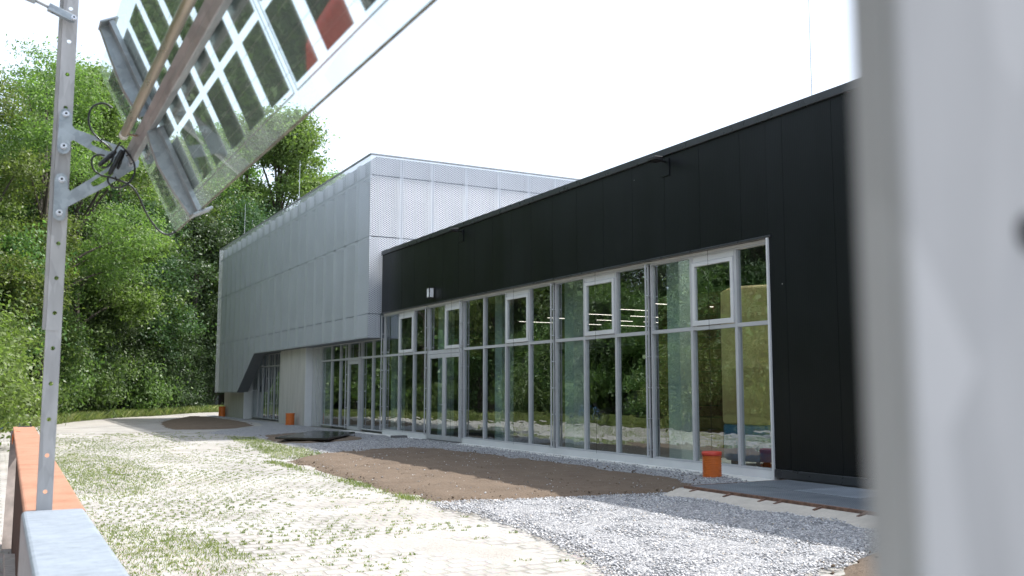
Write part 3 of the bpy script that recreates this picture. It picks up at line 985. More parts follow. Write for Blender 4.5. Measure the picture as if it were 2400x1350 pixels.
# soffit of the overhang and its sloping cheek
b = MB()
b.box(GXF + 0.012, 11.6, Y0 + 0.01, 47.3, 3.38, 3.42)
b.prism([(GXF + 0.012, 47.3, 3.38), (GXF + 0.012, 50.9, 1.455), (GXF + 0.012, 50.93, 1.50), (GXF + 0.012, 47.32, 3.42)], (0.55, 0, 0))
b.box(GXF + 0.012, 11.6, 50.93, Y1 - 0.02, 1.455, 1.50)
b.build('soffit', M['sub_wall'], mh)
MB().box(11.28, 12.2, 39.3, 43.45, -0.05, 3.378).build('concrete_pier', M['concrete'], mh, bevel=0.015)
MB().box(11.35, 12.2, 50.94, 55.9, -0.05, 3.378).build('concrete_pier', M['concrete'], mh, bevel=0.015)
MB().box(12.2, 20, 55.6, 55.9, 0, 3.4).build('ground_floor_wall', M['concrete'], mh)
for bb in ((11.27, 11.62, 39.245, 39.298, 0.05, 3.376), (11.33, 11.8, 50.86, 50.938, 0.05, 3.0), (11.63, 11.66, 36.75, 37.88, 0.1, 3.37)):
    MB().box(*bb).build('jamb_panel', M['white_panel'], mh)
MB().box(22.2, 29.8, 30.8, 39.4, 3.38, 3.5).build('ground_floor_ceiling', M['interior_ceiling'], mh)
MB().box(11.66, 29.8, 30.70, 30.73, 3.43, 5.3).build('inner_wall', M['interior_wall'], hall)
MB().box(11.8, 29.8, 39.4, 55.6, 3.38, 3.5).box(20, 20.2, 39.4, 55.6, 0, 3.4).box(24, 24.2, 30.8, 39.4, 0, 3.4).box(12.2, 24, 39.35, 39.5, 0, 3.4).build('ground_floor_wall', M['interior_wall'], mh)
MB().box(11.7, 20, 43.4, 55.6, 0.02, 0.1).build('floor', M['interior_floor'], mh)
ZH = 3.37
for a, c, k in ((30.78, 31.843, 'f'), (31.843, 33.0, 'f'), (34.55, 35.5, 'f'), (35.5, 36.6, 'f'), (36.6, 37.9, 'f')):
    window(mh, a, c, 0.18, TR, 'fixed')
    window(mh, a, c, TR, ZH, 'fixed')
window(mh, 33.07, 34.5, TR, ZH, 'fixed')
door(mh, 33.07, 34.5, 0.12, TR, 1)
for y in (33.03, 34.53, 38.0, 38.35):
    guide_rail(mh, y, 0.15, 3.3)
MB().box(GX + 0.02, GX + 0.1, 37.9, 39.24, 0.1, ZH).build('side_panel', M['alu'], mh)
MB().box(GX + 0.2, GX + 0.3, 43.46, 44.1, 0.1, ZH).build('side_panel', M['white_panel'], mh)
ms_ = [44.1, 45.3, 46.4, 47.5, 48.7, 49.6, 50.85]
for i in range(len(ms_) - 1):
    a, c = ms_[i], ms_[i + 1]
    window(mh, a, c, 0.16, TR, gx=GX + 0.2)
    window(mh, a, c, TR, ZH, gx=GX + 0.2)
for y in (45.3, 46.4, 47.5, 50.4):
    guide_rail(mh, y, 0.15, 3.3, GX + 0.2)
tag(MB().box(11.0, 11.72, 39.2, 56.5, -0.05, 0.06).build('foundation_strip', M['conc_rough'], bevel=0.01),
    'pale foundation strip below the concrete piers', 'plinth')

# ------------------------------------------------------------------ things inside the hall
t = thing('storage_tank', 'yellow cylindrical tank standing behind the last window of the glazed front', 'tank', (13.3, 14.15, 0.12))
MB().lathe((13.3, 14.15, 0), [(0.8, 0.95), (0.83, 1.0), (0.83, 2.0), (0.845, 2.02), (0.83, 2.04), (0.83, 3.0), (0.845, 3.02), (0.83, 3.04), (0.82, 3.55), (0.7, 3.62)], 40).build('tank_body', M['yellow'], t, smooth=True)
MB().lathe((13.3, 14.15, 0.25), [(0.78, 0.0), (0.82, 0.05), (0.82, 0.65), (0.78, 0.69)], 40).build('base', M['bluecart'], t, smooth=True)
for k in range(4):
    a = 0.8 + k * math.pi / 2
    x, y = 13.3 + 0.62 * math.cos(a), 14.15 + 0.62 * math.sin(a)
    MB().tube([(x, y - 0.03, 0.19), (x, y + 0.03, 0.19)], 0.07, 14).build('caster', M['tyre'], t)
t = thing('display_rack', 'pale board rack standing indoors by the end of the glazed front', 'rack', (12.9, 13.2, 0.12))
b = MB()
for y in (12.75, 13.95): b.box(12.88, 12.94, y, y + 0.05, 0.12, 2.35)
b.box(12.88, 12.94, 12.8, 13.95, 2.30, 2.35).box(12.88, 12.94, 12.8, 13.95, 0.45, 0.50)
b.build('frame', M['brown'], t)
MB().box(12.90, 12.925, 12.8, 13.95, 1.55, 2.30).box(12.90, 12.925, 12.8, 13.95, 0.72, 1.47).build('board', M['rackboard'], t)
MB().tube([(12.86, 13.8, 0.5), (12.86, 12.85, 1.9)], 0.012, 6).build('brace', M['brown'], t)

# ------------------------------------------------------------------ facade fittings
t = thing('wall_lamp', 'square wall lantern with white opal glass on the black cladding', 'lamp', (FX, 26.3, 4.5))
MB().box(FX - 0.03, FX, 26.18, 26.42, 4.36, 4.70).build('back_plate', M['black_plastic'], t)
MB().box(FX - 0.17, FX - 0.03, 26.20, 26.40, 4.39, 4.67).build('lamp_shade', M['lamp_diffuser'], t, bevel=0.01)
b = MB()
for yy in (26.185, 26.395): b.box(FX - 0.19, FX - 0.165, yy, yy + 0.022, 4.37, 4.69)
b.box(FX - 0.19, FX - 0.03, 26.185, 26.417, 4.675, 4.695).box(FX - 0.19, FX - 0.03, 26.185, 26.417, 4.365, 4.385)
b.build('frame', M['black_plastic'], t)
for nm, y, lab in (('floodlight', 24.3, 'small black floodlight under the coping over the door'), ('floodlight', 14.8, 'small black floodlight under the coping near the right window')):
    t = thing(nm, lab, 'floodlight', (FX, y, 6.1), 'floodlights under the coping')
    MB().box(FX - 0.02, FX, y - 0.13, y + 0.13, 5.83, 6.18).build('mount_plate', M['clad'], t, bevel=0.004)
    MB().tube([(FX - 0.02, y, 6.13), (FX - 0.16, y, 6.14)], 0.022, 10).build('arm', M['black_plastic'], t)
    MB().hexa([(FX - 0.36, y - 0.12, 6.12), (FX - 0.15, y - 0.12, 6.10), (FX - 0.15, y + 0.12, 6.10), (FX - 0.36, y + 0.12, 6.12), (FX - 0.36, y - 0.12, 6.185), (FX - 0.15, y - 0.12, 6.20), (FX - 0.15, y + 0.12, 6.20), (FX - 0.36, y + 0.12, 6.185)]).build('lamp_head', M['black_plastic'], t, bevel=0.01)
for x, y, z0, z1, lab in ((11.0, 39.95, 9.82, 11.55, 'thin lightning rod on the mesh hall roof edge nearest the gable corner'),
                          (11.0, 50.45, 9.82, 11.45, 'thin lightning rod on the mesh hall roof edge at its far end'),
                          (19.1, 32.6, 9.06, 11.5, 'thin lightning rod rising behind the mesh gable above the black coping'),
                          (11.75, 11.2, 6.2, 9.0, 'thin lightning rod on the black hall roof near the blurred post')):
    t = thing('lightning_rod', lab, 'lightning rod', (x, y, z0), 'lightning rods on the roofs')
    MB().tube([(x, y, z0), (x, y, z1 - 0.3), (x, y, z1)], [0.011, 0.008, 0.005], 8).build('rod', M['bolt'], t)
    MB().lathe((x, y, z0 - 0.02), [(0.09, 0), (0.09, 0.05), (0.03, 0.08)], 16).build('base', M['grey_block'], t)

# ------------------------------------------------------------------ orange pipes, board, block
def ribbed_pipe(x, y, z, r, h, lab, ribs, cap):
    t = thing('drain_pipe', lab, 'pipe', (x, y, z), 'orange drain pipes standing in the ground')
    prof = []
    n = ribs
    for i in range(n):
        a = h * i / n; d = h / n
        prof += [(r * 0.94, a), (r * 0.94, a + d * 0.25), (r, a + d * 0.4), (r, a + d * 0.8)]
    prof += [(r * 0.94, h)]
    MB().lathe((x, y, z), prof, 32).build('pipe_wall', M['orange'], t, smooth=False)
    if cap:
        MB().lathe((x, y, z + h - 0.055), [(r * 1.03, 0), (r * 1.05, 0.02), (r * 1.05, 0.055), (r * 0.98, 0.07), (r * 0.9, 0.064)], 32).build('cap', M['redcap'], t, smooth=True)
    else:
        MB().lathe((x, y, z + h - 0.02), [(r * 1.0, 0), (r * 1.03, 0.01), (r * 1.03, 0.035), (r * 0.9, 0.03)], 32).build('rim', M['orange'], t)
ribbed_pipe(10.93, 12.98, 0.03, 0.165, 0.50, 'ribbed orange pipe stub with red cap by the right end of the glazing', 17, True)
ribbed_pipe(10.95, 40.3, 0.03, 0.19, 0.56, 'orange pipe stub in front of the broad concrete pier', 9, False)
ribbed_pipe(11.1, 55.2, 0.03, 0.19, 0.62, 'orange pipe stub at the far corner of the mesh hall', 9, False)
def flat_board():
    t = thing('black_board', 'glossy black board lying on the soil bed beside the gravel path', 'board', (9.0, 30, 0.15))
    pts = [(7.42, 28.95, 0.11), (8.66, 27.6, 0.115), (10.35, 30.1, 0.165), (9.45, 31.9, 0.16)]
    MB().hexa(pts + [(x, y, z + 0.06) for x, y, z in pts]).build('sheet', M['wet_board'], t, bevel=0.004)
    MB().hexa([(7.9, 28.95, 0.02), (8.55, 28.15, 0.02), (9.9, 30.1, 0.02), (9.3, 31.0, 0.02), (7.9, 28.95, 0.118), (8.55, 28.15, 0.12), (9.9, 30.1, 0.155), (9.3, 31.0, 0.15)]).build('underlay', M['brown'], t)
flat_board()
tag(MB().box(10.80, 11.25, 27.75, 28.05, 0.02, 0.19).build('concrete_block', M['grey_block'], bevel=0.012),
    'small grey concrete block lying on gravel left of the door step', 'block')

# ------------------------------------------------------------------ grating platform
t = thing('grating_platform', 'low platform of steel gratings in a rusty frame before the black wall', 'platform', (9.3, 9, 0))
xa, xb = 9.25, 11.36
yb_, ya_ = 4.4, 11.66
MB().box(xa, xa + 0.06, yb_, ya_, 0.05, 0.155).box(xa + 0.06, xb, ya_ - 0.02, ya_, 0.05, 0.155).build('frame', M['rust_dark'], t, bevel=0.004)
yy = ya_ - 0.03
k = 0
while yy > yb_ + 0.5:
    for (x0, x1) in ((xa + 0.065, 10.28), (10.29, xb - 0.01)):
        gb = MB().box(x0, x1, yy - 1.19, yy, 0.09, 0.112)
        zt = 0.150 + (0.004 if (k % 3) == 1 else 0)
        gb.box(x0, x0 + 0.02, yy - 1.19, yy, 0.1125, zt).box(x1 - 0.02, x1, yy - 1.19, yy, 0.1125, zt).box(x0 + 0.02, x1 - 0.02, yy - 1.19, yy - 1.17, 0.1125, zt).box(x0 + 0.02, x1 - 0.02, yy - 0.02, yy, 0.1125, zt)
        for q_ in range(15):
            y_ = yy - 1.17 + 0.038 + q_ * 0.0745
            gb.box(x0 + 0.02, x1 - 0.02, y_, y_ + 0.036, 0.1125, zt - 0.002)
        gb.build('grating', M['grating_bright' if k % 4 == 3 else 'grating'], t)
        k += 1
    yy -= 1.20
b = MB()
segs = 30
for i in range(segs):
    y0 = 5.2 + (11.75 - 5.2) * i / segs; y1 = 5.2 + (11.75 - 5.2) * (i + 1) / segs
    f0 = 8.72 + 0.12 * math.sin(y0 * 3.1) + 0.07 * math.sin(y0 * 7.7); f1 = 8.72 + 0.12 * math.sin(y1 * 3.1) + 0.07 * math.sin(y1 * 7.7)
    if i == segs - 1: f1 += 0.25
    b.hexa([(f0, y0, -0.05), (xa + 0.03, y0, -0.05), (xa + 0.03, y1, -0.05), (f1, y1, -0.05), (f0 + 0.05, y0, 0.035), (xa - 0.002, y0, 0.115), (xa - 0.002, y1, 0.115), (f1 + 0.05, y1, 0.035)])
b.build('concrete_haunch', M['conc_rough'], t)
for y in (11.35, 10.6, 9.9, 9.6, 8.9, 8.2, 7.6):
    MB().hexa([(xa - 0.13, y - 0.02, 0.085), (xa, y - 0.02, 0.115), (xa, y + 0.02, 0.115), (xa - 0.13, y + 0.02, 0.085), (xa - 0.13, y - 0.02, 0.105), (xa, y - 0.02, 0.137), (xa, y + 0.02, 0.137), (xa - 0.13, y + 0.02, 0.105)]).build('anchor_tab', M['rust_dark'], t)

# ------------------------------------------------------------------ beam barrier
ZB = 1.174
t = thing('steel_barrier', 'long rusty weathering steel beam on plate legs receding beside the yard', 'barrier', (0.25, 8, 0))
b = MB()
b.hexa([(0.094, 3.80, ZB - 0.028), (0.294, 3.80, ZB - 0.028), (0.372, 12.4, ZB - 0.028), (0.148, 12.4, ZB - 0.028), (0.094, 3.80, ZB), (0.294, 3.80, ZB), (0.372, 12.4, ZB), (0.148, 12.4, ZB)])
b.build('beam', M['rust'], t, bevel=0.012, seg=3)
MB().box(0.20, 0.34, 12.25, 12.42, ZB - 0.01, ZB + 0.006).build('end_plate', M['coping'], t)
MB().hexa([(0.093, 11.0, 0), (0.34, 11.0, 0), (0.34, 11.06, 0), (0.093, 11.06, 0), (0.128, 11.9, ZB - 0.03), (0.35, 11.9, ZB - 0.03), (0.35, 11.96, ZB - 0.03), (0.128, 11.96, ZB - 0.03)]).build('leg', M['leg_plate'], t)
MB().box(0.15, 0.27, 6.2, 6.24, 0, ZB - 0.03).build('leg', M['rust_dark'], t)
MB().hexa([(0.116, 3.9, 0), (0.126, 3.9, 0), (0.19, 11.0, 0), (0.18, 11.0, 0), (0.116, 3.9, ZB - 0.03), (0.126, 3.9, ZB - 0.03), (0.19, 11.0, ZB - 0.03), (0.18, 11.0, ZB - 0.03)]).build('shaded_web', M['rust_shaded'], t)  # dark plate whose colour stands in for shade under the beam
MB().tube(smooth_path([(0.20, 11.0, ZB + 0.004), (0.16, 10.98, ZB + 0.004), (0.138, 10.95, ZB - 0.03), (0.135, 10.9, ZB - 0.12), (0.14, 10.8, ZB - 0.06), (0.15, 10.85, ZB + 0.004)], 5), 0.006, 6).build('strap', M['orange'], t)
tag(MB().box(0.086, 0.288, -1.2, 3.77, ZB - 0.30, ZB + 0.004).build('cover_beam', M['sheet'], bevel=0.014, seg=3),
    'galvanised steel box beam with bright top in the near left corner', 'beam')
t = thing('wooden_bench', 'weathered plank bench beside the steel beam in the bottom left corner', 'bench', (0.14, 7, 0))
for i in range(12):
    y = 7.64 - i * 0.135
    MB().box(0.08, 0.203, y - 0.128, y, 0.42, 0.455).build('plank', M['wood'], t, bevel=0.006)
for y in (7.3, 6.3):
    MB().box(0.10, 0.18, y, y + 0.06, 0, 0.42).build('leg', M['rust_dark'], t)

# ------------------------------------------------------------------ posts
def rounded_strip(cx, z0, z1, w, y, th, holes):
    pass
def make_post(x0, x1, yf, zbot, ztop, lab, sleeve):
    t = thing('solar_post', lab, 'post', ((x0 + x1) / 2, yf, zbot), 'steel posts carrying the solar panel')
    w = x1 - x0
    cx = (x0 + x1) / 2
    hr = 0.0075
    # front face with round holes (a frame of quads around each hole)
    b = MB()
    def face(z0, z1, hz):
        n = 16
        def loop(z, r): return [(cx + r * math.cos(2 * math.pi * i / n), yf, z + r * math.sin(2 * math.pi * i / n)) for i in range(n)]
        zs = sorted(z for z in hz if z0 + 0.03 < z < z1 - 0.03)
        prev = z0
        for z in zs:
            a, c = z - 0.02, z + 0.02
            b.add([(x0, yf, prev), (x1, yf, prev), (x1, yf, a), (x0, yf, a)], [(0, 1, 2, 3)])
            inner = loop(z, hr)
            outer = []
            for i in range(n):
                ca, sa = math.cos(2 * math.pi * i / n), math.sin(2 * math.pi * i / n)
                s = min((w / 2) / max(abs(ca), 1e-6), 0.02 / max(abs(sa), 1e-6))
                outer.append((cx + ca * s, yf, z + sa * s))
            corners = {2: (x1, yf, c), 6: (x0, yf, c), 10: (x0, yf, a), 14: (x1, yf, a)}
            for kk, pc in corners.items(): outer[kk] = pc
            back = [(p[0], p[1] + 0.004, p[2]) for p in inner]
            v = inner + outer + back
            f = []
            for i in range(n):
                j = (i + 1) % n
                f.append((i, n + i, n + j, j))
                f.append((i, j, 2 * n + j, 2 * n + i))
            b.add(v, f)
            prev = c
        b.add([(x0, yf, prev), (x1, yf, prev), (x1, yf, z1), (x0, yf, z1)], [(0, 1, 2, 3)])
    hz = [zbot + 0.066 + 0.127 * i for i in range(40)]
    face(zbot, ztop, hz)
    # flanges and inside skin
    b.box(x0, x0 + 0.004, yf + 0.0005, yf + 0.036, zbot, ztop)
    b.box(x1 - 0.004, x1, yf + 0.0005, yf + 0.036, zbot, ztop)
    b.box(x0 + 0.004, x0 + 0.014, yf + 0.032, yf + 0.036, zbot, ztop)
    b.box(x1 - 0.014, x1 - 0.004, yf + 0.032, yf + 0.036, zbot, ztop)
    b.build('profile', M['post'], t)
    if sleeve:
        s = MB()
        s.hexa([(x0 - 0.012, yf + 0.012, sleeve), (x0 - 0.001, yf - 0.004, sleeve), (x0 - 0.001, yf + 0.03, sleeve), (x0 - 0.012, yf + 0.03, sleeve), (x0 - 0.012, yf + 0.012, ztop), (x0 - 0.001, yf - 0.004, ztop), (x0 - 0.001, yf + 0.03, ztop), (x0 - 0.012, yf + 0.03, ztop)])
        s.build('sleeve', M['post'], t)
        MB().box(x0 - 0.001, x1 - 0.012, yf - 0.003, yf - 0.0005, sleeve - 0.004, sleeve + 0.004).build('sleeve_edge', M['post'], t)
    return t
post = make_post(0.133, 0.184, 3.78, ZB, 3.6, 'punched galvanised steel post standing between the rusty and galvanised beams', 1.815)
YP = 3.755
BR = [(0.139, 2.602), (0.144, 2.62), (0.155, 2.628), (0.17, 2.624), (0.181, 2.608), (0.183, 2.566), (0.193, 2.554), (0.239, 2.543), (0.295, 2.524), (0.351, 2.509), (0.4, 2.485), (0.419, 2.461), (0.416, 2.438), (0.394, 2.423), (0.31, 2.353), (0.183, 2.264), (0.177, 2.25), (0.176, 2.225), (0.167, 2.211), (0.15, 2.21), (0.135, 2.222), (0.134, 2.238), (0.134, 2.364), (0.142, 2.38), (0.159, 2.386), (0.175, 2.373), (0.18, 2.329), (0.188, 2.322), (0.247, 2.37), (0.326, 2.437), (0.325, 2.45), (0.289, 2.463), (0.189, 2.513), (0.179, 2.505), (0.18, 2.475), (0.172, 2.462), (0.156, 2.456), (0.14, 2.464), (0.136, 2.483)]
SL1 = [(0.248, 2.512), (0.256, 2.521), (0.271, 2.521), (0.311, 2.513), (0.323, 2.497), (0.322, 2.486), (0.308, 2.485), (0.253, 2.502)]
SL2 = [(0.255, 2.362), (0.281, 2.384), (0.311, 2.409), (0.326, 2.424), (0.331, 2.403), (0.313, 2.379), (0.279, 2.352), (0.264, 2.346), (0.256, 2.352)]
from mathutils.geometry import tessellate_polygon
def plate(outer, holes, y, th):
    loops = [[Vector((x, z, 0)) for x, z in outer]] + [[Vector((x, z, 0)) for x, z in h] for h in holes]
    pts = [p for lp in loops for p in lp]
    tris = tessellate_polygon(loops)
    v = [(p.x, y, p.y) for p in pts] + [(p.x, y + th, p.y) for p in pts]
    n = len(pts)
    f = []
    for a, c, d in tris:
        nv = (pts[c] - pts[a]).cross(pts[d] - pts[a]).z
        q = (a, c, d) if nv > 0 else (a, d, c)      # front looks to -Y
        f.append(q)
        f.append(tuple(i + n for i in q[::-1]))
    o = 0
    for lp in loops:
        k = len(lp)
        for i in range(k):
            j = (i + 1) % k
            f.append((o + i, o + j, n + o + j, n + o + i))
        o += k
    return MB().add(v, f)
plate(BR, [SL1, SL2], YP, 0.006).build('bracket', M['galv'], post)
def bolt(parent, x, z, y, r=0.0095):
    b = MB()
    b.tube([(x, y, z), (x, y - 0.003, z)], r * 1.25, 18)
    b.tube([(x, y - 0.003, z), (x, y - 0.014, z)], r, 18)
    o = b.build('bolt', M['bolt'], parent)
    MB().tube([(x, y - 0.0141, z), (x, y - 0.0146, z)], r * 0.5, 6).build('socket', M['dark_gap'], o)  # black disc for the darkness inside the bolt socket
for x, z in ((0.16, 2.606), (0.158, 2.485), (0.157, 2.361), (0.155, 2.238), (0.389, 2.446)):
    bolt(post, x, z, YP)
# tension arm going up and out to the left
t = thing('tension_rod', 'galvanised tension rod with forked end bolted to the post top', 'rod', (0.165, 3.75, 2.97))
a = Vector((0.175, 3.757, 2.962)); c = Vector((0.083, 3.757, 2.996))
d = (a - c).normalized(); nn = Vector((-d.z, 0, d.x)) * 0.0135
for yo in (0.0, 0.020):
    off = Vector((0, -yo, 0))
    MB().prism([c - nn + off, c + nn + off, a - d * 0.012 + nn + off, a + nn * 0.5 + off, a - nn * 0.5 + off, a - d * 0.012 - nn + off], (0, -0.005, 0)).build('fork_plate', M['galv'], t, bevel=0.0015)
MB().prism([c - nn - Vector((0, 0.0055, 0)), c + nn - Vector((0, 0.0055, 0)), c + nn + d * 0.014 - Vector((0, 0.0055, 0)), c - nn + d * 0.014 - Vector((0, 0.0055, 0))], (0, -0.0135, 0)).build('fork_head', M['galv'], t)
yr = 3.745
MB().tube([c + Vector((0, -0.012, 0)), c - d * 0.05 + Vector((0, -0.012, 0))], 0.006, 12).build('threaded_rod', M['beam_metal'], t)
MB().tube([c - d * 0.045 + Vector((0, -0.012, 0)), c - d * 0.075 + Vector((0, -0.012, 0)), c - d * 0.22 + Vector((0, -0.012, 0))], [0.014, 0.016, 0.016], 6).build('turnbuckle', M['galv'], t)
MB().tube([c - d * 0.22 + Vector((0, -0.012, 0)), c - d * 1.4 + Vector((0, -0.012, 0))], 0.007, 10).build('rod', M['beam_metal'], t)
bolt(t, 0.168, 2.965, 3.732, 0.008)

# second post, close to the lens
npost = thing('solar_post', 'grey steel post looming blurred beside the lens on the right', 'post', (0.23, 0.16, ZB), 'steel posts carrying the solar panel')
b = MB()
b.box(0.1885, 0.262, 0.151, 0.1545, ZB, 3.6)
b.box(0.1885, 0.1915, 0.1546, 0.1665, ZB, 3.6)
b.box(0.259, 0.262, 0.1546, 0.19, ZB, 3.6)
b.build('profile', M['post'], npost, bevel=0.001)
for z in (1.641,):
    MB().tube([(0.2350, 0.1509, z), (0.2350, 0.1504, z)], 0.0050, 18).build('hole', M['dark_gap'], npost)  # black disc drawn for the dark inside of the hole

# ------------------------------------------------------------------ solar panel
PX, PZ = 0.549, 2.192
wv = Vector((-0.4453, 0, 0.8954)); nv = Vector((-0.8954, 0, -0.4453))
def pp(y, w, mm=0.0):
    return Vector((PX, y, PZ)) + wv * w + nv * mm
panel = thing('solar_module', 'tilted glass solar panel seen from below with dark cells and clear gaps', 'solar panel', (0.4, 3.3, 2.4))
def pbox(b, y0, y1, w0, w1, m0, m1):
    b.hexa([pp(y0, w0, m0), pp(y1, w0, m0), pp(y1, w1, m0), pp(y0, w1, m0), pp(y0, w0, m1), pp(y1, w0, m1), pp(y1, w1, m1), pp(y0, w1, m1)])
    return b
YA, YB = 0.42, 3.70
pbox(MB(), YA, YB, 0.0, 0.647, -0.010, 0.0).build('glass', M['pv_glass'], panel)
ycols = [2.003 + 0.2145 * i for i in range(8)] + [1.790 - 0.2175 * i for i in range(7)]
for y in ycols:
    for w0 in (0.066, 0.249, 0.428):
        pbox(MB(), y, y + 0.156, w0, w0 + 0.163, -0.0060, -0.0045).build('solar_cell', M['cell'], panel)
b = MB()
pbox(b, YA, 1.960, 0.0515, 0.0545, -0.0060, -0.0045)
pbox(b, 1.985, 3.62, 0.0385, 0.0415, -0.0060, -0.0045) if False else pbox(b, 1.985, 3.66, 0.0515, 0.0545, -0.0060, -0.0045)
for y in (1.958, 1.984):
    pbox(b, y, y + 0.002, 0.0545, 0.60, -0.0060, -0.0045)
for w0 in (0.066, 0.249, 0.428):
    for k in (0.027, 0.081, 0.135):
        pbox(b, YA + 0.05, 3.66, w0 + k, w0 + k + 0.0008, -0.0044, -0.0040)
b.build('ribbon', M['ribbon'], panel)
pbox(MB(), YA, YB, -0.0024, -0.0004, -0.011, 0.001).build('edge_seal', M['edge_seal'], panel)
pbox(MB(), YA, 3.735, 0.297, 0.345, 0.010, 0.036).build('torque_beam', M['beam_metal'], panel, bevel=0.003)
pbox(MB(), YA, 3.735, 0.318, 0.3192, 0.0362, 0.0372).build('seam', M['beam_metal'], panel)
cond = MB().tube([pp(YA, 0.362, 0.058), pp(3.49, 0.362, 0.058)], 0.0148, 20).build('conduit', M['conduit'], panel, smooth=True)
MB().tube([pp(3.47, 0.362, 0.058), pp(3.515, 0.362, 0.058)], 0.0156, 20).build('collar', M['white_base'], cond, smooth=True)
MB().tube([pp(3.46, 0.35, 0.05), pp(3.40, 0.325, 0.037)], 0.004, 8).build('strut', M['conduit'], cond)
MB().tube([pp(1.78, 0.35, 0.05), pp(1.74, 0.325, 0.037)], 0.004, 8).build('strut', M['conduit'], cond)
def clamp(yc):
    ws = [-0.006, 0.1, 0.184, 0.25, 0.297]
    hs = [0.033, 0.050, 0.058, 0.052, 0.044]
    wu = [0.345, 0.45, 0.55, 0.652]
    hu = [0.046, 0.056, 0.050, 0.040]
    web = MB()
    for W, Hh in ((ws, hs), (wu, hu)):
        for i in range(len(W) - 1):
            web.hexa([pp(yc, W[i], 0.002), pp(yc + 0.003, W[i], 0.002), pp(yc + 0.003, W[i + 1], 0.002), pp(yc, W[i + 1], 0.002), pp(yc, W[i], Hh[i]), pp(yc + 0.003, W[i], Hh[i]), pp(yc + 0.003, W[i + 1], Hh[i + 1]), pp(yc, W[i + 1], Hh[i + 1])])
            # lower lip turned away
            web.hexa([pp(yc + 0.003, W[i], Hh[i] - 0.003), pp(yc + 0.03, W[i], Hh[i] - 0.003), pp(yc + 0.03, W[i + 1], Hh[i + 1] - 0.003), pp(yc + 0.003, W[i + 1], Hh[i + 1] - 0.003), pp(yc + 0.003, W[i], Hh[i]), pp(yc + 0.03, W[i], Hh[i]), pp(yc + 0.03, W[i + 1], Hh[i + 1]), pp(yc + 0.003, W[i + 1], Hh[i + 1])])
    o = web.build('clamp', M['galv'], panel)
    f = MB()
    for w0, w1 in ((-0.004, 0.29), (0.352, 0.652)):
        pbox(f, yc - 0.040, yc - 0.0005, w0, w1, 0.012, 0.0155)
        pbox(f, yc - 0.046, yc - 0.040, w0, w1, 0.0005, 0.0155)
    f.build('flange', M['galv'], o)
    e = MB()
    pbox(e, yc - 0.05, yc + 0.032, -0.014, -0.006, -0.034, 0.034)
    pbox(e, yc - 0.05, yc + 0.032, 0.653, 0.660, -0.016, 0.042)
    e.build('end_hook', M['galv'], o, bevel=0.002)
    return o
clamp(3.21)
clamp(0.95)
CY = 3.70
def cable(pts, r=0.0036):
    b = MB().tube(smooth_path(pts, 6), r, 8)
    return b.build('cable', M['rubber_hose'], panel, smooth=True)
cable([(x, 3.70, z) for x, z in [(0.312, 2.636), (0.292, 2.648), (0.269, 2.648), (0.246, 2.633), (0.234, 2.606), (0.234, 2.572), (0.247, 2.539), (0.267, 2.518), (0.283, 2.505), (0.303, 2.491), (0.315, 2.475)]])
cable([(x, 3.68, z) for x, z in [(0.291, 2.451), (0.268, 2.45), (0.252, 2.438), (0.249, 2.416), (0.259, 2.392), (0.283, 2.376), (0.306, 2.372), (0.329, 2.368), (0.357, 2.36), (0.381, 2.35), (0.401, 2.330), (0.418, 2.302), (0.436, 2.262), (0.457, 2.227), (0.486, 2.191), (0.515, 2.176), (0.535, 2.18), (0.549, 2.192)]])
cable([(x, 3.66, z) for x, z in [(0.342, 2.490), (0.354, 2.479), (0.37, 2.46), (0.389, 2.432), (0.394, 2.399), (0.385, 2.368), (0.363, 2.342), (0.337, 2.331), (0.317, 2.335), (0.305, 2.351), (0.304, 2.368)]])
cable([(0.336, 3.62, 2.49), (0.325, 3.66, 2.47), (0.315, 3.66, 2.43), (0.30, 3.66, 2.405), (0.28, 3.66, 2.40)])
def connector(p, q, r):
    p = Vector(p); q = Vector(q)
    b = MB()
    n = 9
    path = [p.lerp(q, i / n) for i in range(n + 1)]
    rad = [r * (0.7 if i in (0, n) else (1.15 if i in (3, 6) else 1.0)) for i in range(n + 1)]
    b.tube(path, rad, 10)
    b.build('connector', M['black_plastic'], panel)
connector((0.327, 3.67, 2.468), (0.272, 3.66, 2.406), 0.0085)
connector((0.345, 3.64, 2.468), (0.307, 3.65, 2.374), 0.0085)
connector((0.355, 3.66, 2.472), (0.335, 3.66, 2.40), 0.006)
for p, q in (((0.36, 3.655, 2.452), (0.39, 3.655, 2.46)), ((0.275, 3.695, 2.506), (0.284, 3.695, 2.516)), ((0.335, 3.675, 2.36), (0.33, 3.675, 2.375)), ((0.38, 3.655, 2.50), (0.402, 3.655, 2.506))):
    MB().tube([p, q], 0.0028, 6).build('cable_tie', M['black_plastic'], panel)

# ------------------------------------------------------------------ vegetation
def leaf_cloud(centres, out, size, n_up=0.45, n_out=0.5, jitter=0.9, aspect=0.5):
    n = len(centres)
    up = np.array([0, 0, 1.0])
    nrm = n_up * up + n_out * out + jitter * rng.normal(size=(n, 3))
    nrm /= np.linalg.norm(nrm, axis=1, keepdims=True)
    a = rng.normal(size=(n, 3)); a[:, 2] -= 0.25
    a -= (a * nrm).sum(1, keepdims=True) * nrm
    a /= np.linalg.norm(a, axis=1, keepdims=True) + 1e-9
    bb = np.cross(nrm, a)
    s = size * (0.65 + 0.7 * rng.random((n, 1)))
    v0 = centres - a * s * 0.5
    v1 = centres + bb * s * aspect * 0.5 + nrm * s * 0.10
    v2 = centres + a * s * 0.55
    v3 = centres - bb * s * aspect * 0.5 + nrm * s * 0.10
    V = np.stack([v0, v1, v2, v3], 1).reshape(-1, 3)
    F = np.arange(n * 4).reshape(n, 4)
    return V, F

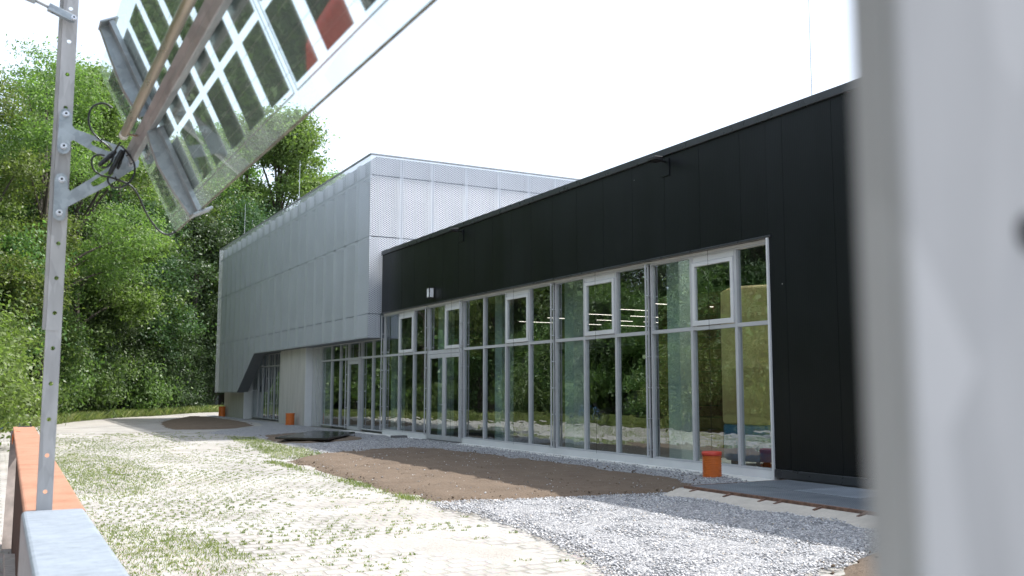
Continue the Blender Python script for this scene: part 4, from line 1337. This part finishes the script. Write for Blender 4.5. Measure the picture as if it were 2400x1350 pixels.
def crown_points(blobs, nclump, nleaf, cr, shell=0.7):
    vol = np.array([b[3] * b[4] * b[5] for b in blobs]) ** 0.67
    pick = rng.choice(len(blobs), nclump, p=vol / vol.sum())
    B = np.array(blobs)[pick]
    d = rng.normal(size=(nclump, 3)); d /= np.linalg.norm(d, axis=1, keepdims=True)
    rr = np.where(rng.random(nclump) < shell, 0.75 + 0.33 * rng.random(nclump), rng.random(nclump) ** 0.5 * 0.8)[:, None]
    cc = B[:, :3] + d * rr * B[:, 3:6]
    k = np.repeat(np.arange(nclump), nleaf)
    off = rng.normal(size=(len(k), 3)) * cr * (0.6 + 0.8 * rng.random(nclump))[k][:, None]
    off[:, 2] *= 0.55
    pts = cc[k] + off
    out = pts - np.repeat(B[:, :3], nleaf, 0)
    out /= np.linalg.norm(out, axis=1, keepdims=True) + 1e-9
    keep = pts[:, 2] > 0.05
    return pts[keep], out[keep], cc

def tree_proto(kind, seed):
    random.seed(seed)
    br = MB()
    blobs = []
    if kind == 'tall':
        H = 18.0
        lean = random.uniform(-0.6, 0.6)
        path = [(0, 0, -0.3), (lean * 0.2, 0.1, 5), (lean * 0.5, -0.1, 10), (lean, 0.1, 16.5)]
        br.tube(smooth_path(path, 4), list(np.linspace(0.26, 0.05, 13)), 9)
        for i in range(15):
            z = random.uniform(5.0, 17.0)
            a = random.uniform(0, 6.28)
            rad = (1.4 + 2.9 * math.sin(min(1, (z - 3.5) / 13.5) * math.pi) ** 0.8) * random.uniform(0.55, 1.05)
            c = Vector((lean * z / 18 + rad * math.cos(a), rad * math.sin(a), z))
            s = random.uniform(1.1, 2.0)
            blobs.append((c.x, c.y, c.z, s, s, s * 0.75))
            st = Vector((lean * z / 22, 0, z * 0.72))
            br.tube(smooth_path([st, st.lerp(c, 0.5) + Vector((0, 0, 0.3)), c], 3), [0.09, 0.08, 0.07, 0.06, 0.045, 0.03, 0.02], 6)
        blobs.append((lean, 0.1, 17.0, 1.5, 1.5, 1.4))
        P, O, _ = crown_points(blobs, 360, 100, 0.42)
        V, F = leaf_cloud(P, O, 0.15 + 0.03 * (seed // 100 % 3))
    elif kind == 'dense':
        H = 13.0
        br.tube(smooth_path([(0, 0, -0.3), (0.1, 0.1, 4), (-0.1, 0, 8), (0, 0, 11.5)], 4), list(np.linspace(0.24, 0.05, 13)), 8)
        for i in range(17):
            z = random.uniform(2.2, 12.0)
            a = random.uniform(0, 6.28)
            rad = (3.6 * (1 - (z / 14.5) ** 2) + 0.6) * random.uniform(0.45, 1.0)
            s = random.uniform(1.3, 2.1)
            blobs.append((rad * math.cos(a), rad * math.sin(a), z, s, s, s * 0.8))
            br.tube([(0, 0, z * 0.7), (rad * math.cos(a) * 0.6, rad * math.sin(a) * 0.6, z)], [0.07, 0.03], 6)
        blobs.append((0, 0, 12, 1.5, 1.5, 1.6))
        P, O, _ = crown_points(blobs, 360, 78, 0.42)
        V, F = leaf_cloud(P, O, 0.19)
    elif kind == 'bush':
        for i in range(13):
            z = random.uniform(0.6, 5.2)
            a = random.uniform(0, 6.28)
            rad = random.uniform(0.3, 2.2) * (1.15 - z / 8)
            s = random.uniform(0.9, 1.5)
            blobs.append((rad * math.cos(a), rad * math.sin(a), z, s, s, s * 0.8))
            br.tube([(0.1 * math.cos(a), 0.1 * math.sin(a), 0), (rad * math.cos(a) * 0.7, rad * math.sin(a) * 0.7, z)], [0.05, 0.015], 6)
        P, O, _ = crown_points(blobs, 260, 80, 0.34)
        V, F = leaf_cloud(P, O, 0.15)
    else:  # shrub with larger leaves, near
        for i in range(10):
            z = random.uniform(0.5, 3.0)
            a = random.uniform(0, 6.28)
            rad = random.uniform(0.2, 1.2)
            s = random.uniform(0.5, 0.9)
            blobs.append((rad * math.cos(a), rad * math.sin(a), z, s, s, s * 0.9))
            br.tube([(0.1 * math.cos(a), 0.1 * math.sin(a), 0), (rad * math.cos(a) * 0.7, rad * math.sin(a) * 0.7, z)], [0.03, 0.01], 6)
        P, O, _ = crown_points(blobs, 230, 42, 0.26)
        V, F = leaf_cloud(P, O, 0.11)
    return br, V, F

LEAF = {'tall': 'leaf_light', 'dense': 'leaf_dark', 'bush': 'leaf_mid', 'shrub': 'leaf_light'}
NAME = {'tall': 'broadleaf_tree', 'dense': 'dense_tree', 'bush': 'bush', 'shrub': 'shrub'}
PROTO = {}
def proto(kind, var, leaf):
    key = (kind, var, leaf)
    if key not in PROTO:
        br, V, F = tree_proto(kind, 100 * var + len(kind) * 7)
        PROTO[key] = (br, V, F, None, None)
        tm = bpy.data.meshes.new('trunk'); tm.from_pydata(br.v, [], br.f); tm.update(); tm.materials.append(M['bark'])
        cm = mesh_np('crown', V, F, M[leaf])
        PROTO[key] = (tm, cm)
    return PROTO[key]
def plant(kind, var, x, y, h, rot, label, group, leaf=None, sx=1.0):
    tm, cm = proto(kind, var, leaf or LEAF[kind])
    base = {'tall': 18.5, 'dense': 13.6, 'bush': 6.2, 'shrub': 3.7}[kind]
    s = h / base
    t = thing(NAME[kind], label, {'tall': 'tree', 'dense': 'tree', 'bush': 'bush', 'shrub': 'bush'}[kind], (x, y, hill_z(x, y)), group)
    t.scale = (s * sx, s * sx, s)
    t.rotation_euler = (0, 0, rot)
    for nm, me in (('trunk', tm), ('crown', cm)):
        o = bpy.data.objects.new(nm, me)
        C.objects.link(o)
        o.parent = t
    return t
LT = 'tall light green broadleaf tree in the wood behind the yard'
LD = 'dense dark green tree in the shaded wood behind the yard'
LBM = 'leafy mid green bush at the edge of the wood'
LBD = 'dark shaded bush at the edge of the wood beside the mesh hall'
tall = [(1.7, 50.5, 18.4), (-0.9, 47.0, 15.6), (3.4, 57.0, 19.6), (-4.5, 46, 17), (6.4, 65, 19.0), (10.0, 72, 19.5), (13.5, 75, 20.0), (17.5, 78, 24.5), (19.8, 78, 25.0), (1.5, 62, 19), (-1.5, 57, 15.5), (-7, 40, 18), (-8, 52, 19), (25.0, 80, 21.0), (-9, 30, 17), (-10, 20, 16), (-12, 10, 17), (-12, 0, 16), (-5, 66, 19), (4, 74, 19), (-13, 62, 20), (-14, 44, 19), (2.2, 67, 19.5), (5.2, 70, 20), (8.2, 71, 20.5), (11.8, 77, 21), (15.6, 82, 23)]
for i, (x, y, h) in enumerate(tall):
    plant('tall', i % 3, x, y, h, i * 2.1, LT, 'tall light green trees of the wood')
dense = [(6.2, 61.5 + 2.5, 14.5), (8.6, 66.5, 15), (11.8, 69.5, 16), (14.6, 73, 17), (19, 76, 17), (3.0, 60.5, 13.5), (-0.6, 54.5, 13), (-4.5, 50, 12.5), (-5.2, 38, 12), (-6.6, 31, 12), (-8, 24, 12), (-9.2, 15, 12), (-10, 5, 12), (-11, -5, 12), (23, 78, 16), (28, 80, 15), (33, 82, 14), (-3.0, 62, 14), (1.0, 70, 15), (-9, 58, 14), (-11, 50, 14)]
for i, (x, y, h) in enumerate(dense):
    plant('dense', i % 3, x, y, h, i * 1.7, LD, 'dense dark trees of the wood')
bl = []
T2 = TREELINE[1:-1]
acc = 0
for i in range(len(T2) - 1):
    a = Vector(T2[i]); c = Vector(T2[i + 1])
    n = max(1, int(round((c - a).length / 3.0)))
    for k in range(n):
        p = a.lerp(c, (k + 0.5) / n)
        nrm = Vector((-(c - a).y, (c - a).x)).normalized()
        bl.append((p + nrm * (2.0 + random.uniform(-0.5, 0.6)), i))
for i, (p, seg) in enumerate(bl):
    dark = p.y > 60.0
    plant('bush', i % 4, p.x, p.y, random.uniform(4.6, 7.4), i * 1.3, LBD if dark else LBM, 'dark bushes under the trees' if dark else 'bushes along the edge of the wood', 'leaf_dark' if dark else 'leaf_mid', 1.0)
for i, (x, y, h) in enumerate([(1.6, 53.6, 9.5), (4.4, 60, 9.5), (-0.8, 48, 9), (7.6, 64.6, 9), (-2.6, 42, 9), (-4.5, 32, 8), (-6.2, 22, 8), (-8.2, 10, 8)]):
    plant('bush', i % 4, x, y, h, i * 2.9, 'tall rounded bush in front of the tree trunks', 'tall bushes in the second row', 'leaf_mid', 0.85)
plant('shrub', 0, -1.0, 24.5, 3.9, 0.4, 'bright leafy shrub at the left edge behind the rusty beam', None, 'leaf_light')
plant('shrub', 1, -0.5, 29.5, 4.2, 1.9, 'second bright shrub behind the bright leafy shrub at the left edge', None, 'leaf_light')
plant('shrub', 2, -1.6, 20.5, 3.4, 2.6, 'bright shrub nearest the plank bench at the left edge', None, 'leaf_light')

# grass
def blades(pts, hmin, hmax, per, spread):
    n = len(pts) * per
    base = np.repeat(pts, per, 0) + rng.normal(size=(n, 2)) * spread
    h = hmin + (hmax - hmin) * rng.random(n) ** 1.6
    a = rng.random(n) * 6.28
    w = 0.0025 + 0.0045 * rng.random(n)
    lean = rng.normal(size=(n, 2)) * 0.45
    z0 = ground_z(base[:, 0], base[:, 1]) - 0.01
    dx, dy = np.cos(a) * w, np.sin(a) * w
    v0 = np.stack([base[:, 0] - dx, base[:, 1] - dy, z0], 1)
    v1 = np.stack([base[:, 0] + dx, base[:, 1] + dy, z0], 1)
    mid = np.stack([base[:, 0] + lean[:, 0] * h * 0.4, base[:, 1] + lean[:, 1] * h * 0.4, z0 + h * 0.6], 1)
    tip = np.stack([base[:, 0] + lean[:, 0] * h, base[:, 1] + lean[:, 1] * h, z0 + h * 0.95], 1)
    v2 = mid + np.stack([dx, dy, 0 * dx], 1) * 0.8
    v3 = tip
    V = np.stack([v0, v1, v2, v3], 1).reshape(-1, 3)
    return V, np.arange(n * 4).reshape(n, 4)
GR = []
def lawn(n, poly, hmin, hmax, per, spread):
    GR.append(blades(in_poly(n, poly), hmin, hmax, per, spread))
lawn(1300, [(1.0, 24.5), (1.7, 26.3), (2.5, 24.4), (2.9, 20.6), (2.6, 17.4), (1.97, 15.4), (1.3, 14.8), (0.95, 16)], 0.015, 0.07, 7, 0.06)
lawn(1100, [(0.9, 12.3), (1.62, 12.1), (2.0, 11.2), (2.2, 9.6), (2.1, 8.2), (1.0, 8.4), (0.6, 9.5)], 0.012, 0.05, 7, 0.05)
lawn(1100, [(7.0, 33.4), (7.6, 32.3), (7.3, 28.4), (7.5, 26.0), (7.3, 23.4), (6.2, 21.7), (5.7, 21.9), (6.2, 26.6), (6.5, 30.1)], 0.02, 0.08, 7, 0.07)
edge = np.array([(5.4 + rng.normal() * 0.06, y) for y in np.concatenate([12.3 + 9 * rng.random(190), 13.0 + 0.7 * rng.random(60), 15 + 1.4 * rng.random(90), 19.5 + 2 * rng.random(120)])])
GR.append(blades(edge, 0.02, 0.09, 5, 0.05))
# tufts in the paving joints, thicker where the stones are less trodden
pts = []
PU, PV = 0.20, 0.20
gu, gv = np.meshgrid(np.arange(2, 36), np.arange(32, 190))
gu = gu.ravel().astype(float); gv = gv.ravel().astype(float)
q = np.stack([(gu + 0.5 * (gv % 2)) * PU, gv * PV], 1)
dens = fbm(q[:, 0] * 0.45 + 3, q[:, 1] * 0.30 + 9, 4)
left = np.clip(1.55 - (q[:, 0] - 0.6) / 4.6, 0.18, 1)
keep = (rng.random(len(q)) < np.clip((dens - 0.22) * 3.4, 0.12, 1) * left) & (sdist(q[:, 0], q[:, 1], SOIL1) < -0.05) & (sdist(q[:, 0], q[:, 1], GRAV1) < 0) & (sdist(q[:, 0], q[:, 1], GRAVM) < 0)
keep &= ~((q[:, 0] > 3.2) & (q[:, 1] < 10.0) & (rng.random(len(q)) < 0.85))
q = q[keep] + rng.normal(size=(keep.sum(), 2)) * 0.012
qq = np.repeat(q, 4, 0) + rng.normal(size=(len(q) * 4, 2)) * np.array([0.040, 0.018])
GR.append(blades(qq, 0.012, 0.042, 10, 0.012))
# rough verge along the wood
vp = []
for i in range(3, len(TREELINE) - 2):
    a = np.array(TREELINE[i]); c = np.array(TREELINE[i + 1])
    L = np.hypot(*(c - a))
    m_ = int(L * 120)
    s = rng.random(m_)[:, None]
    nrm = np.array([-(c - a)[1], (c - a)[0]]) / L
    vp.append(a + (c - a) * s + nrm * (rng.random(m_)[:, None] * 1.9 - 1.0))
GR.append(blades(np.concatenate(vp), 0.12, 0.55, 8, 0.12))
V = np.concatenate([g_[0] for g_ in GR]); off = 0; FF = []
for g_ in GR:
    FF.append(g_[1] + off); off += len(g_[0])
go = bpy.data.objects.new('grass', mesh_np('grass', V, np.concatenate(FF), M['grass']))
C.objects.link(go)
tag(go, 'green and straw coloured grass growing in paving joints and patches', 'grass', kind='stuff')

# ------------------------------------------------------------------ bicycles at the left and a van added for its reflection (seen in the glass)
def bicycle(x, y, rot, lab, mat):
    t = thing('bicycle', lab, 'bicycle', (x, y, 0))
    t.rotation_euler = (0, 0, rot)
    def part(b, nm, mt, par=None, smooth=True):
        o = b.build(nm, mt, None, smooth)
        o.parent = par or t
        return o
    for cx in (-0.53, 0.53):
        ring = [(cx + 0.33 * math.cos(k * math.pi / 14), 0, 0.34 + 0.33 * math.sin(k * math.pi / 14)) for k in range(29)]
        wl = part(MB().tube(ring, 0.019, 6), 'wheel', M['tyre'])
        sp = MB()
        for k in range(10):
            a = k * math.pi / 5
            sp.tube([(cx, 0, 0.34), (cx + 0.31 * math.cos(a), 0, 0.34 + 0.31 * math.sin(a))], 0.003, 4)
        part(sp, 'spokes', M['rim'], wl)
    fr = MB()
    bb, st, hd, rr, ff = (-0.08, 0, 0.30), (-0.22, 0, 0.80), (0.36, 0, 0.86), (-0.53, 0, 0.34), (0.53, 0, 0.34)
    for p, q in ((bb, st), (st, hd), (bb, (0.39, 0, 0.74)), (rr, bb), (rr, st), (ff, hd)):
        fr.tube([p, q], 0.018, 8)
    part(fr, 'frame', mat)
    part(MB().tube([hd, (0.34, 0, 1.0), (0.42, 0.26, 1.02)], 0.012, 6).tube([(0.34, 0, 1.0), (0.42, -0.26, 1.02)], 0.012, 6), 'handlebar', M['black_plastic'])
    part(MB().tube([st, (-0.25, 0, 0.93)], 0.012, 6).hexa([(-0.38, -0.07, 0.93), (-0.10, -0.02, 0.93), (-0.10, 0.02, 0.93), (-0.38, 0.07, 0.93), (-0.38, -0.07, 0.98), (-0.10, -0.02, 0.98), (-0.10, 0.02, 0.98), (-0.38, 0.07, 0.98)]), 'saddle', M['black_plastic'])
bicycle(0.15, 35.5, 0.3, 'bicycle half hidden in the bushes behind the end of the rusty beam', M['blue_frame'])
bicycle(-1.9, 41.0, 1.2, 'blue bicycle by the wood edge mirrored in the glass door', M['blue_frame'])
bicycle(-2.4, 39.2, 1.35, 'dark bicycle by the wood edge mirrored right of the glass door', M['black_plastic'])

def van():  # out of view, added to give the red reflection
    t = thing('added_van', 'unseen red van added to make the red reflection in the solar cells', 'van', (-4.6, 8.5, 0))
    # side profile along Y (front at +Y)
    prof = [(5.9, 0.35), (11.6, 0.35), (11.75, 0.7), (11.7, 1.25), (11.45, 1.75), (11.1, 2.17), (10.6, 2.37), (10.0, 2.44), (9.37, 2.48), (8.6, 2.50), (6.0, 2.50), (5.85, 2.3), (5.8, 0.6)]
    MB().prism([(-5.5, y, z) for y, z in prof], (1.9, 0, 0)).build('body', M['red_paint'], t, bevel=0.09, seg=4)
    MB().prism([(-3.598, y, z) for y, z in ((9.5, 1.35), (11.1, 1.42), (10.75, 1.98), (9.5, 2.06))], (0.012, 0, 0)).build('side_window', M['dark_glass'], t)
    MB().prism([(-3.598, y, z) for y, z in ((6.4, 1.5), (8.95, 1.5), (8.95, 2.36), (6.4, 2.36))], (0.010, 0, 0)).build('side_window', M['dark_glass'], t)
    MB().hexa([(-5.35, 11.66, 1.38), (-3.75, 11.66, 1.38), (-3.75, 11.62, 1.36), (-5.35, 11.62, 1.36), (-5.3, 11.21, 2.09), (-3.8, 11.21, 2.09), (-3.8, 11.17, 2.07), (-5.3, 11.17, 2.07)]).build('windscreen', M['dark_glass'], t)
    for yc in (6.8, 10.3):
        for xc_ in (-3.72, -5.38):
            w = MB().tube([(xc_ - 0.12, yc, 0.36), (xc_ + 0.13, yc, 0.36)], 0.36, 24).build('wheel', M['tyre'], t)
            MB().tube([(xc_ + 0.131, yc, 0.36), (xc_ + 0.136, yc, 0.36)], 0.22, 20).build('rim', M['rim'], w)
    for xc_ in (-3.95, -5.2):
        MB().box(xc_ - 0.13, xc_ + 0.13, 11.70, 11.78, 0.85, 1.02).build('headlight', M['lamp_diffuser'], t, bevel=0.02)
    cu = bpy.data.curves.new('lettering', 'FONT')
    cu.body = 'STUD'
    cu.size = 0.11
    cu.extrude = 0.003
    cu.materials.append(M['letters'])
    tmp = bpy.data.objects.new('lettering', cu)
    C.objects.link(tmp)
    bpy.context.view_layer.update()
    o = bpy.data.objects.new('lettering', bpy.data.meshes.new_from_object(tmp))
    bpy.data.objects.remove(tmp)
    C.objects.link(o)
    o.parent = t
    o.rotation_euler = (R(90), 0, R(90))
    o.location = Vector((-3.582, 8.70, 2.15)) - t.location
van()
def heap():
    poly = [(-2.6, 33), (-1.2, 34.5), (-0.9, 37), (-1.3, 39), (-2.6, 39.6), (-3.2, 36)]
    tag(patch('dirt_heap', poly, 0.12, 0.34, 0.25, M['conc_rough'], 0.2, fall=1.1), 'low heap of pale rubble by the wood mirrored in the glazing', 'heap')
heap()
